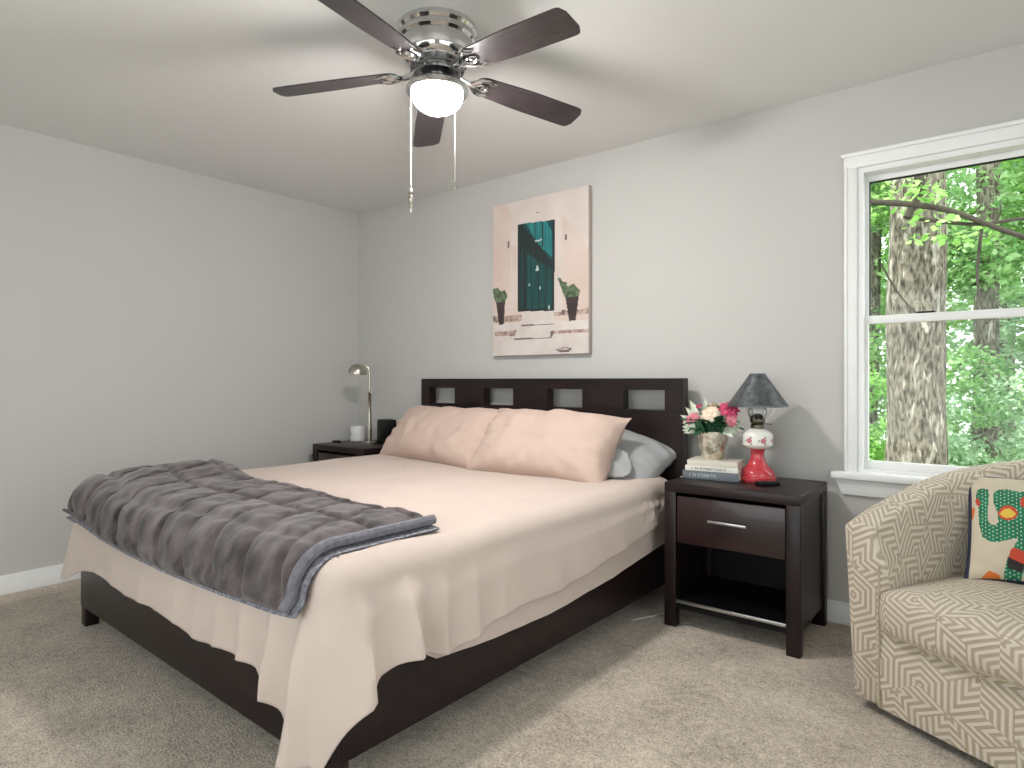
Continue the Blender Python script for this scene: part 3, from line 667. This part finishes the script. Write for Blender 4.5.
# ================================================================= CANVAS PICTURE
PX0, PX1, PZ0, PZ1 = -2.654, -1.925, 1.268, 2.251
cv = thing('canvas_picture', ((PX0+PX1)/2, YB-.02, PZ0), 'canvas print of a teal door in a pink wall, hanging above the headboard', 'picture')
PW, PH = PX1-PX0, PZ1-PZ0
part(MB().box(-PW/2, PW/2, -.02, .018, 0, PH, .003), 'stretched_canvas', mat('canvas_edge', 'b9aca6', .8, vary=.05, bump=.2, bscale=300), cv)
pc = dict(plaster=mat('print_pink_plaster', 'cdb8ae', .75, col2='d4c4bc', vscale=4), light=mat('print_pale_plaster', 'd6cac4', .75, col2='cdc0ba', vscale=5), door=mat('print_teal_door', '16514f', .6, col2='0f3a3a', vscale=14, stretch=(6, 1, .5)),
    dark=mat('print_dark_door', '22302f', .6, col2='1a2626', vscale=10, stretch=(6, 1, .5)), teal=mat('print_bright_teal', '2b8585', .6, col2='1a6669', vscale=16, stretch=(6, 1, .5)), step=mat('print_steps', 'd6cdc8', .75, col2='c9beb9', vscale=8),
    shade=mat('print_step_edge', '6d5f5e', .75), pot=mat('print_pots', '4b3b3d', .7, col2='382c2e', vscale=10), plant=mat('print_plants', '3b4f3a', .7, col2='6d7d5e', vscale=40), fit=mat('print_ironwork', 'b9c2c0', .6), brick=mat('print_stones', '8a6f66', .75, col2='c2aca2', vscale=40))
pl = ['plaster', 'light', 'door', 'dark', 'teal', 'step', 'shade', 'pot', 'plant', 'fit', 'brick']
def zz(X, Y):  # zoom picture pixels -> canvas fractions
    u = (X-52)/(410-52); top = 150+(60-150)*u; bot = 712+(702-712)*u
    return u, 1-(Y-top)/(bot-top)
def zp(*p): return [zz(a, b_) for a, b_ in p]
layers = [('light', zp((95, 130), (410, 60), (410, 300), (330, 180), (140, 200))), ('step', zp((52, 590), (410, 575), (410, 705), (52, 712))),
    ('light', zp((125, 190), (318, 165), (320, 545), (125, 548))), ('plaster', zp((130, 300), (148, 295), (150, 545), (130, 548))),
    ('brick', zp((52, 567), (168, 556), (168, 580), (52, 588))), ('brick', zp((290, 545), (410, 530), (410, 552), (290, 562))), ('brick', zp((60, 622), (150, 614), (140, 636), (60, 638))), ('brick', zp((285, 617), (410, 608), (410, 621), (285, 628))),
    ('door', zp((153, 215), (293, 192), (291, 540), (152, 544))), ('dark', zp((153, 215), (170, 212), (290, 362), (291, 540), (152, 544))), ('teal', zp((185, 208), (262, 198), (292, 255), (292, 345), (230, 285))),
    ('door', zp((166, 300), (172, 300), (172, 530), (166, 530))), ('door', zp((188, 320), (230, 350), (280, 380), (280, 530), (188, 534))), ('dark', zp((204, 330), (208, 330), (208, 534), (204, 534))), ('dark', zp((232, 350), (236, 350), (236, 532), (232, 532))), ('dark', zp((258, 370), (262, 370), (262, 532), (258, 532))),
    ('dark', zp((218, 205), (222, 205), (222, 270), (218, 268))), ('dark', zp((246, 202), (251, 202), (251, 300), (246, 296))), ('dark', zp((284, 195), (293, 192), (291, 540), (282, 540))),
    ('fit', zp((220, 272), (246, 266), (246, 272), (220, 278))), ('fit', zp((226, 366), (231, 366), (234, 388), (222, 388))), ('fit', zp((196, 438), (201, 438), (201, 446), (196, 446))), ('fit', zp((236, 448), (240, 448), (240, 458), (236, 458))), ('fit', zp((270, 520), (274, 520), (274, 534), (270, 534))),
    ('step', zp((170, 552), (288, 544), (290, 590), (166, 597))), ('shade', zp((166, 595), (290, 588), (290, 592), (166, 599))), ('step', zp((152, 618), (282, 612), (280, 643), (138, 648))), ('shade', zp((138, 646), (280, 641), (280, 645), (138, 651))), ('shade', zp((278, 618), (292, 616), (280, 645), (274, 645))),
    ('pot', zp((64, 508), (102, 504), (96, 592), (76, 594))), ('plant', zp((52, 460), (70, 455), (84, 470), (100, 462), (112, 486), (102, 506), (62, 510), (54, 492))),
    ('pot', zp((330, 484), (378, 480), (366, 578), (344, 580))), ('plant', zp((302, 415), (312, 412), (322, 432), (334, 430), (338, 448), (360, 436), (382, 462), (378, 484), (328, 488), (318, 460))),
    ('shade', zp((112, 280), (118, 279), (118, 303), (112, 304))), ('shade', zp((330, 248), (335, 247), (335, 268), (330, 269))), ('shade', zp((224, 166), (236, 163), (236, 168), (224, 171))), ('shade', zp((318, 538), (330, 536), (330, 555), (318, 556))), ('shade', zp((50, 564), (62, 562), (62, 578), (50, 580))),
    ('shade', zp((296, 688), (330, 678), (356, 684), (340, 698), (310, 698))), ('step', zp((306, 688), (330, 682), (346, 685), (334, 690)))]
def pmi(u, v):
    m_ = 0
    for nm, poly in layers:
        if inpoly(u, v, poly): m_ = pl.index(nm)
    return m_
mb = MB(); mb.grid(lambda u, v: (-PW/2+.002+u*(PW-.004), -.0206, .002+v*(PH-.004)), 150, 200, mifn=pmi)
part(mb, 'canvas_print', [pc[q] for q in pl], cv)

# ================================================================= CEILING FAN
FX, FY = -1.70, 1.695
fan = thing('ceiling_fan', (FX, FY, H), 'five-blade dark walnut ceiling fan with chrome mount and lit globe', 'ceiling fan')
part(MB().lathe([(0, 0), (.146, 0), (.150, -.004), (.150, -.018), (.141, -.028), (.143, -.034), (.143, -.048), (.134, -.056), (.136, -.062), (.134, -.105), (.128, -.125), (.112, -.138), (.10, -.142), (0, -.142)], 72), 'canopy', MT['chrome'], fan)
ch2 = mat('dark_chrome_vents', '8c8c8e', .18, metal=1, vary=.2)
part(MB().lathe([(0, -.140), (.098, -.142), (.102, -.150), (.102, -.158), (.092, -.162), (.088, -.166), (.09, -.170), (.088, -.178), (.06, -.184), (0, -.184)], 64), 'motor_housing', ch2, fan)
part(MB().lathe([(0, -.18), (.044, -.182), (.044, -.190), (.050, -.194), (.072, -.200), (.095, -.209), (.110, -.220), (.117, -.233), (.118, -.240), (.113, -.246), (.098, -.247), (0, -.238)], 64), 'light_fitter', MT['chrome'], fan)
gl = [(.098, -.242)]+[(.098*cos(a)+.0, -.244-.076*sin(a)) for a in [k*pi/2/14 for k in range(1, 14)]]+[(0, -.320)]
part(MB().lathe(gl, 48), 'globe', MT['globe'], fan)
def blade_mb():
    mb = MB(); r0, r1, wd = .155, .640, .128; n = 40
    def outline(u):
        r = r0+(r1-r0)*u; k = 1.0
        hw_ = wd/2*(.80+.20*sm(u/.55))
        d0 = (r-r0)/.05; d1 = (r1-r)/.035
        if d0 < 1: hw_ *= sqrt(max(0, 1-(1-d0)**2))*.75+.25
        if d1 < 1: hw_ *= (max(0, 1-(1-d1)**2.6))**.5*.45+.55
        return r, hw_
    for sg in (1, -1):
        mb.grid(lambda u, v, sg=sg: (outline(u)[0], outline(u)[1]*(2*v-1), sg*.003), n, 10, flip=(sg < 0))
    rim = [(outline(k/n)[0], outline(k/n)[1]) for k in range(n+1)]; loop = [(r, h_) for r, h_ in rim]+[(r, -h_) for r, h_ in reversed(rim)]
    vs = [(r, h_, -.003) for r, h_ in loop]+[(r, h_, .003) for r, h_ in loop]; m_ = len(loop)
    mb.add(vs, [(k, (k+1) % m_, m_+(k+1) % m_, m_+k) for k in range(m_)]); return mb
bmesh_blade = None
def iron_mb():
    mb = MB()
    mb.tube([(.075, 0, .012), (.105, 0, -.004), (.13, 0, -.010), (.155, 0, -.010)], [.013, .011, .010, .009], 10)
    for sg in (-1, 1):
        mb.tube([(.135, 0, -.010), (.155, sg*.020, -.009), (.175, sg*.038, -.007), (.20, sg*.044, -.006), (.222, sg*.034, -.006), (.235, sg*.040, -.006)], [.008, .008, .008, .0075, .006, .004], 8)
        mb.tube([(.155, 0, -.010), (.178, sg*.014, -.009), (.20, sg*.012, -.008), (.215, sg*.002, -.007)], .006, 8)
    mb.lathe([(0, -.013), (.008, -.012), (.009, -.006), (0, -.005)], 14, at=(.19, 0, 0))
    return mb
PH0 = radians(211.9)
for i in range(5):
    a = PH0-i*radians(72)
    R_ = Matrix.Rotation(a, 4, 'Z') @ Matrix.Rotation(radians(4.5), 4, 'Y') @ Matrix.Rotation(radians(-12), 4, 'X')
    if i == 0:
        b0 = part(blade_mb(), 'blade', MT['blade'], fan); i0 = part(iron_mb(), 'blade_bracket', MT['chrome'], b0)
        o = b0
    else:
        o = b0.copy(); COL.objects.link(o); o.parent = fan; q = i0.copy(); COL.objects.link(q); q.parent = o
    o.matrix_local = Matrix.Translation((0, 0, -.158)) @ R_
def chain(x, y, z0, z1, fob):
    mb = MB(); n = int((z0-z1)/.0065)
    mb.tube([(x, y, z0), (x, y, z1)], .0013, 6)
    for k in range(0, n, 1): mb.lathe([(0, -.0026), (.0018, -.0018), (.0026, 0), (.0018, .0018), (0, .0026)], 6, at=(x, y, z0-.0065*k))
    c_ = part(mb, 'pull_chain', mat('ball_chain', 'd8d6d2', .3, metal=.6), fan)
    if fob: part(MB().lathe([(0, 0), (.004, -.002), (.010, -.012), (.011, -.020), (.006, -.027), (.010, -.034), (.011, -.044), (.006, -.054), (.004, -.06), (.008, -.07), (.009, -.082), (.005, -.094), (0, -.097)], 18, at=(x, y, z1)), 'chain_fob', MT['nickel'], c_)
    else: part(MB().lathe([(0, 0), (.004, -.002), (.005, -.012), (.007, -.02), (.005, -.028), (0, -.03)], 14, at=(x, y, z1)), 'chain_fob', MT['nickel'], c_)
ux, uy = .7845, .62
chain(-.100*ux, -.100*uy, -.245, -.60, True); chain(.074*ux+.075*.62, .074*uy-.075*.7845, -.245, -.60, False)

# ================================================================= ARMCHAIR
CH = (-.078, 2.235, 0); CR = atan2(-.468, .883)
ch = thing('armchair', CH, 'beige barrel armchair with a maze pattern in front of the window', 'armchair', CR)
OW, VA = .455, .36
def u_curve(s_):
    """outer plan curve, s 0..1 from the left front tip round the back to the right front tip: point, inward normal, length"""
    st = VA-.03; ar = pi*OW; T = 2*st+ar; d_ = s_*T
    if d_ < st: return (-OW+.02*exp(-d_/.12), .03+d_), (1, 0), d_
    if d_ < st+ar:
        a = pi-(d_-st)/OW; return (OW*cos(a), VA+OW*sin(a)*.97), (-cos(a), -sin(a)), d_
    return (OW, VA-(d_-st-ar)), (-1, 0), d_
def ztop(s_):
    e = min(s_, 1-s_)*2
    return interp(e/2, [(0, .622), (.07, .668), (.15, .712), (.22, .752), (.29, .788), (.36, .818), (.43, .836), (.5, .84)])
prof = [(.035, 'b'), (.030, .10), (.018, .25), (.006, .42)]
def shell_pt(s_, j):
    zt_ = ztop(s_); (x, y), (nx, ny), d_ = u_curve(s_)
    L_ = [(.040, .035), (.034, .12), (.026, .25), (.016, .40), (.004, zt_-.06), (.000, zt_-.022), (.006, zt_-.007), (.020, zt_), (.060, zt_+.002), (.095, zt_-.003), (.108, zt_-.010), (.114, zt_-.028), (.126, zt_-.08), (.148, .50), (.158, .42), (.164, .30), (.165, .20), (.165, .10), (.163, .035)]
    of, z = L_[j]; return Vector((x+nx*of, y+ny*of, z)), d_
NPR = 19
def shell_uv(s_, j):
    v = 0; p0 = shell_pt(s_, 0)[0]
    for k in range(1, j+1): p1 = shell_pt(s_, k)[0]; v += (p1-p0).length; p0 = p1
    return (u_curve(s_)[2], v)
NS = 110; mb = MB()
mb.grid(lambda u, v: shell_pt(u, round(v*(NPR-1)))[0], NS, NPR-1, uvfn=lambda u, v: shell_uv(u, round(v*(NPR-1))), flip=False)
for s_ in (0.0, 1.0):   # padded front faces of the arms
    ring = [shell_pt(s_, j)[0] for j in range(NPR)]; cen = sum(ring, Vector())/NPR
    r2 = [Vector((cen.x+(p.x-cen.x)*.92, p.y-.020, cen.z+(p.z-cen.z)*.992)) for p in ring]
    r3 = [Vector((cen.x+(p.x-cen.x)*.45, p.y-.028, cen.z+(p.z-cen.z)*.97)) for p in ring]
    allv = ring+r2+r3; fs = []
    for a in range(2):
        for j in range(NPR):
            k = (j+1) % NPR; fs.append((a*NPR+j, a*NPR+k, (a+1)*NPR+k, (a+1)*NPR+j))
    fs.append(tuple(range(2*NPR, 3*NPR)))
    mb.add(allv, fs, 0, [(p.x+2.03, p.z+.07) for p in allv])
part(mb, 'barrel_shell', MT['maze'], ch, sharp=60)
mb = MB()
def fp_pt(u, v):
    x = -.303+.606*u; z = .035+.250*v; y = .006-.008*(1-(2*u-1)**2); return Vector((x, y-.008*sin(pi*v), z))
mb.grid(fp_pt, 40, 8, uvfn=lambda u, v: (.606*u+.11, .25*v+.31))
mb.grid(lambda u, v: Vector((-.303+.606*u, fp_pt(u, 1).y*(1-v)+.25*v, .285)), 40, 2, uvfn=lambda u, v: (.606*u, v*.2))
part(mb, 'front_panel', MT['maze'], ch)
for s_ in (0.0, 1.0): pass
for sx in (-1, 1): part(MB().tube([(sx*.291, -.004, z) for z in (.04, .15, .27, .40, .50)], .0035, 6), 'seam_piping', MT['seam'], ch)
# seat cushion: rings from the centre of the top, over the edge, down to the bottom
x0, x1, y0, y1 = -.296, .296, -.022, .52
P_ = rr_perim(x0, x1, y0, y1, .06, 220); cx, cy = 0, (y0+y1)/2
sp_ = [(1, f_/8, 0) for f_ in range(0, 8)]+[(2, 0, 0), (2, .009, .004), (2, .016, .014), (2, .019, .035), (2, .020, .065), (2, .019, .095), (2, .014, .115), (2, .003, .128), (2, -.03, .134)]
mb = MB(); vs = []; uvs = []
for kind, a, b_ in sp_:
    for (px, py, nx, ny, s_) in P_:
        bow = -.014*(1-(px/.296)**2)*(ny < -.5)
        if kind == 1:
            X_, Y_ = cx+(px-nx*.012-cx)*a, cy+(py-ny*.012-cy)*a; e_ = max(abs(X_)/.296, abs(Y_-cy)/(.283)); z = .422+.028*(1-e_**3)
        else: X_, Y_ = px+nx*(a-.012), py+ny*(a-.012); z = .422-b_
        if ny < -.3: Y_ += bow*(a if kind == 1 else 1)
        vs.append((X_, Y_, z)); uvs.append((X_+nx*b_*1.0, Y_+ny*b_*1.0))
n_ = 220; fs = [(j*n_+k, (j+1)*n_+k, (j+1)*n_+(k+1) % n_, j*n_+(k+1) % n_) for j in range(len(sp_)-1) for k in range(n_)]
mb.add(vs, fs, 0, uvs)
cu = part(mb, 'seat_cushion', MT['maze'], ch, sharp=80)
for zz_, of in ((.416, .004), (.300, .008)):
    loop = [(px+nx*(of-.012), py+ny*(of-.012)+(-.014*(1-(px/.296)**2) if ny < -.3 else 0), zz_) for px, py, nx, ny, s_ in P_]
    part(MB().tube(loop+[loop[0]], .0045, 6), 'cushion_piping', MT['seam'], cu)
part(MB().lathe([(0, 0), (.27, 0), (.28, .012), (.28, .036), (0, .036)], 48, at=(0, .40, 0)).box(-.33, .33, .05, .40, .018, .036), 'swivel_base', MT['black'], ch)

# cushion with an appliqued elephant
TH_C = .14; SZ = .41
cm = [mat('cushion_linen', 'c9bda8', .9, vary=.06, vscale=20, bump=.3, bscale=400), mat('navy_border', '252c44', .8), mat('green_felt', '1f7d58', .85, col2='186848', vscale=30), mat('red_felt', 'c2452f', .85, vary=.1), mat('yellow_felt', 'd9b64a', .85), mat('black_felt', '2a2226', .85), mat('white_stitch', 'd8ddd0', .8), mat('orange_felt', 'd0702f', .85)]
def ez(*p): return [((X_-197)/620.0, (646-Y_)/470.0+.0) for X_, Y_ in p]
body = ez((250, 272), (275, 266), (298, 272), (302, 300), (296, 360), (296, 410), (310, 430), (330, 432), (342, 418), (338, 380), (320, 330), (320, 295), (340, 272), (380, 268), (430, 278), (480, 270), (560, 255), (660, 262), (730, 300), (760, 380), (765, 470), (760, 560), (700, 560), (690, 500), (620, 490), (560, 505), (545, 560), (480, 560), (484, 515), (462, 545), (440, 600), (424, 648), (390, 655), (362, 645), (362, 615), (376, 560), (404, 510), (420, 478), (390, 485), (340, 500), (300, 498), (272, 480), (256, 430), (252, 370), (256, 318), (244, 322), (240, 300))
eye_o, eye_i = ez((338, 382), (358, 352), (385, 345), (412, 356), (424, 380), (408, 402), (380, 410), (354, 402)), ez((348, 382), (366, 362), (388, 358), (408, 372), (414, 382), (400, 396), (376, 400), (358, 394))
ear = ez((430, 330), (440, 305), (470, 290), (488, 300), (486, 325), (465, 345), (440, 350))
band_r, band_b = ez((388, 530), (400, 515), (470, 535), (452, 580), (382, 562)), ez((374, 562), (382, 556), (442, 578), (432, 612), (374, 598))
med = ez((470, 430), (480, 405), (500, 385), (540, 390), (555, 420), (540, 450), (500, 455)); med2 = ez((490, 425), (505, 405), (530, 412), (530, 435), (505, 440))
tr = ez((238, 318), (250, 308), (262, 330), (256, 350), (240, 338)); sadd = ez((560, 262), (660, 270), (680, 400), (580, 410)); sadd2 = ez((580, 290), (640, 296), (654, 380), (596, 388))
grn = ez((270, 640), (300, 612), (340, 625), (352, 650)); leaf_o = ez((208, 380), (224, 345), (236, 360), (226, 400), (212, 405)); band3 = ez((480, 520), (545, 520), (545, 560), (480, 560)); band4 = ez((692, 520), (760, 520), (760, 560), (692, 560))
def cmi(u, v):
    if u < .034 or u > .966 or v > .966 or v < .014: return 1
    if inpoly(u, v, band_b): return 5
    if inpoly(u, v, band_r) or inpoly(u, v, band3) or inpoly(u, v, band4): return 3
    if inpoly(u, v, eye_i): return 4
    if inpoly(u, v, eye_o) or inpoly(u, v, ear): return 3
    if inpoly(u, v, med2): return 3
    if inpoly(u, v, med): return 5
    if inpoly(u, v, sadd2): return 4
    if inpoly(u, v, sadd): return 3
    if inpoly(u, v, tr): return 3
    if inpoly(u, v, body):
        i_ = math.floor(u*38); j_ = math.floor(v*30+(.5 if i_ % 2 else 0)); fu, fv = u*38-i_, v*30+(.5 if i_ % 2 else 0)-j_
        return 6 if math.hypot(fu-.5, (fv-.5)) < .15 else 2
    if inpoly(u, v, grn): return 7
    if inpoly(u, v, leaf_o): return 7
    return 0
mb = MB(); f_ = pillow_fn(SZ, SZ, TH_C, 2.2, .004, dog=.02)
mb.grid(f_(1), 170, 170, mifn=cmi); mb.grid(f_(-1), 50, 50, flip=True, mi=1)
ec = mb.build('throw_cushion', cm, loc=(0, 0, 0), sharp=80)
ax_, up_ = Vector((1, -.02, .03)), Vector((-.02, .2, .285))
cc = Vector((-.110, 2.65, .440))+ax_.normalized()*SZ/2*.98+up_.normalized()*SZ/2*.93
orient(ec, cc, ax_, up_)
tag(ec, 'linen cushion with a green elephant and navy edge, on the armchair', 'cushion')

# ================================================================= OUTSIDE
GZ = -1.3
go = struct(MB().grid(lambda u, v: (-14+26*u, YB+.3+24*v, GZ+.25*N3(u*9, v*9)), 40, 40), 'ground', mat('forest_floor', '5d6b3c', .95, col2='7b6a4a', vscale=3))
def leaves_mesh(name, blobs, n, size, m, parent, seed, flat=.35, stuffed=True):
    r = np.random.default_rng(seed); B = np.array(blobs); pr = B[:, 3]**2; idx = r.choice(len(B), n, p=pr/pr.sum())
    d = r.normal(size=(n, 3)); d /= np.linalg.norm(d, axis=1)[:, None]; rad = B[idx, 3]*r.uniform(.25, 1, n)**.5
    c = B[idx, :3]+d*rad[:, None]*np.array([1, 1, .75])
    nr = r.normal(size=(n, 3))*flat*1.6+np.array([0, -.25, .8]); nr /= np.linalg.norm(nr, axis=1)[:, None]
    t = np.cross(nr, r.normal(size=(n, 3))); t /= np.linalg.norm(t, axis=1)[:, None]; b = np.cross(nr, t)
    L = size*r.uniform(.6, 1.3, n)[:, None]
    v = np.stack([c-t*L*.5, c+b*L*.30-nr*L*.05, c+t*L*.5-nr*L*.10, c-b*L*.30-nr*L*.05], 1).reshape(-1, 3)
    me = bpy.data.meshes.new(name); me.vertices.add(4*n); me.vertices.foreach_set('co', v.ravel())
    me.loops.add(4*n); me.polygons.add(n); me.loops.foreach_set('vertex_index', np.arange(4*n)); me.polygons.foreach_set('loop_start', np.arange(0, 4*n, 4)); me.polygons.foreach_set('loop_total', np.full(n, 4))
    me.materials.append(m); me.update(); me.validate(); o = bpy.data.objects.new(name, me); COL.objects.link(o); o.parent = parent
    return o
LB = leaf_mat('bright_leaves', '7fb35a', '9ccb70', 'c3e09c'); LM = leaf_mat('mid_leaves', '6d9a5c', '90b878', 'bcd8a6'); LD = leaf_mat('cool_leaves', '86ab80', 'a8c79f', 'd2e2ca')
def trunk_mb(r0, r1, z0, z1, lean=(0, 0), seg=40, rows=60, rough=.12, seed=0):
    mb = MB()
    def fn(u, v):
        a = 2*pi*u; z = z0+(z1-z0)*v; r = r0+(r1-r0)*v; r *= 1+.6*exp(-(z-z0)/.35)*(1+.3*sin(a*4))
        r *= 1+rough*(N3(cos(a)*2.4+seed, sin(a)*2.4, z*.7)+.6*N3(cos(a)*6, sin(a)*6+seed, z*1.5))
        return (r*cos(a)+lean[0]*v+.04*N3(seed, z*.6), r*sin(a)+lean[1]*v, z)
    return mb.grid(fn, seg, rows, wrap=True)
def limb(mb, pts, r0, r1):
    P = curve_pts(pts, 24); n = len(P); mb.tube(P, [r0+(r1-r0)*k/(n-1) for k in range(n)], 8)
# the big tree right outside
TX, TY = -.745, 7.5
bt = thing('tree', (TX, TY, GZ), 'big pale-barked tree with a thick trunk just outside the window', 'tree')
part(trunk_mb(.262, .205, 0, 7.5, seg=72, rows=160, rough=.13, seed=1), 'trunk', MT['bark'], bt)
mb = MB()
zb_ = 3.95
limb(mb, [(-1.6, -.9, zb_+.16), (-.6, -.75, zb_+.18), (.2, -.7, zb_+.02), (.8, -.6, zb_-.30), (1.5, -.5, zb_-.62)], .035, .018)
limb(mb, [(.0, -.72, zb_-.04), (.5, -.6, zb_-.16), (1.0, -.45, zb_-.14), (1.7, -.3, zb_-.25)], .02, .008)
limb(mb, [(0, -.25, 4.6), (.1, -.6, 4.2), (0.0, -.72, 3.9)], .04, .03)
limb(mb, [(.55, -.6, 3.75), (.52, -.6, 3.3), (.58, -.58, 2.9)], .014, .008)
limb(mb, [(-.25, -.36, 3.55), (-.1, -.42, 3.25), (.05, -.42, 3.05), (.18, -.40, 2.95)], .010, .006)
part(mb, 'branch', mat('branch_bark', '40382f', .9, vary=.3, vscale=20), bt)
r_ = random.Random(11); bl_ = []
for k in range(16): bl_.append((r_.uniform(-1.3, 1.6), r_.uniform(-1.1, -.4), zb_+r_.uniform(-.35, .75), r_.uniform(.15, .32)))
for k in range(18): bl_.append((r_.uniform(-2.5, 2.5), r_.uniform(-1.5, 1.5), r_.uniform(5.4, 8.2), r_.uniform(.5, 1.0)))
leaves_mesh('foliage', bl_, 12000, .085, LB, bt, 1)
# trees further back
kinds = ['slim forest tree leaning left, behind the big trunk', '', '']
def back_tree(x, y, r, h, lean, blobs, n, size, m, seed, label, name='tree'):
    t_ = thing(name, (x, y, GZ), label, 'tree' if name == 'tree' else 'shrub', 0, 'woodland trees beyond the window' if name == 'tree' else 'understory shrubs beyond the window')
    part(trunk_mb(r, r*.7, 0, h, lean, 20, 40, .08, seed), 'trunk', MT['bark'], t_)
    leaves_mesh('foliage', blobs, n, size, m, t_, seed); return t_
def blobs(seed, n, X_, Y_, Z_, R_):
    q = random.Random(seed); return [(q.uniform(*X_), q.uniform(*Y_), q.uniform(*Z_), q.uniform(*R_)) for _ in range(n)]
back_tree(-.28, 10.2, .15, 8, (.1, 0), blobs(1, 22, (-1.6, 1.4), (-.7, .9), (1.4, 6.5), (.4, .75)), 11440, 0.106, LM, 21, 'slim dark-stemmed tree just right of the big trunk, seen through the window')
back_tree(.42, 11.2, .07, 7, (-.15, 0), blobs(2, 20, (-1.2, 1.3), (-.7, .8), (2.2, 6.8), (.35, .7)), 11440, 0.099, LB, 22, 'thin tree with bright leaves in the middle of the right half of the window')
back_tree(-1.75, 11, .12, 8, (.2, 0), blobs(3, 24, (-1.3, 1.2), (-.8, .8), (1.0, 6.5), (.4, .8)), 12100, 0.106, LB, 23, 'leafy tree left of the big trunk, at the window edge')
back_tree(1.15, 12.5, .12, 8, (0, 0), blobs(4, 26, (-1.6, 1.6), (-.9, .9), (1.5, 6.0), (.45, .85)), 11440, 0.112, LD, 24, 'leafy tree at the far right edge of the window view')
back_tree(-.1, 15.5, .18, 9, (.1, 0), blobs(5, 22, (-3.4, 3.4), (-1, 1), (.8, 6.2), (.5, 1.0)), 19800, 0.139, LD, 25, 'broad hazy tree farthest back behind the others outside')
back_tree(-3.2, 13, .16, 8, (0, 0), blobs(6, 24, (-1.6, 1.6), (-1, 1), (1.0, 6.5), (.5, .9)), 9900, 0.125, LM, 26, 'tree hidden mostly by the left window casing outside')
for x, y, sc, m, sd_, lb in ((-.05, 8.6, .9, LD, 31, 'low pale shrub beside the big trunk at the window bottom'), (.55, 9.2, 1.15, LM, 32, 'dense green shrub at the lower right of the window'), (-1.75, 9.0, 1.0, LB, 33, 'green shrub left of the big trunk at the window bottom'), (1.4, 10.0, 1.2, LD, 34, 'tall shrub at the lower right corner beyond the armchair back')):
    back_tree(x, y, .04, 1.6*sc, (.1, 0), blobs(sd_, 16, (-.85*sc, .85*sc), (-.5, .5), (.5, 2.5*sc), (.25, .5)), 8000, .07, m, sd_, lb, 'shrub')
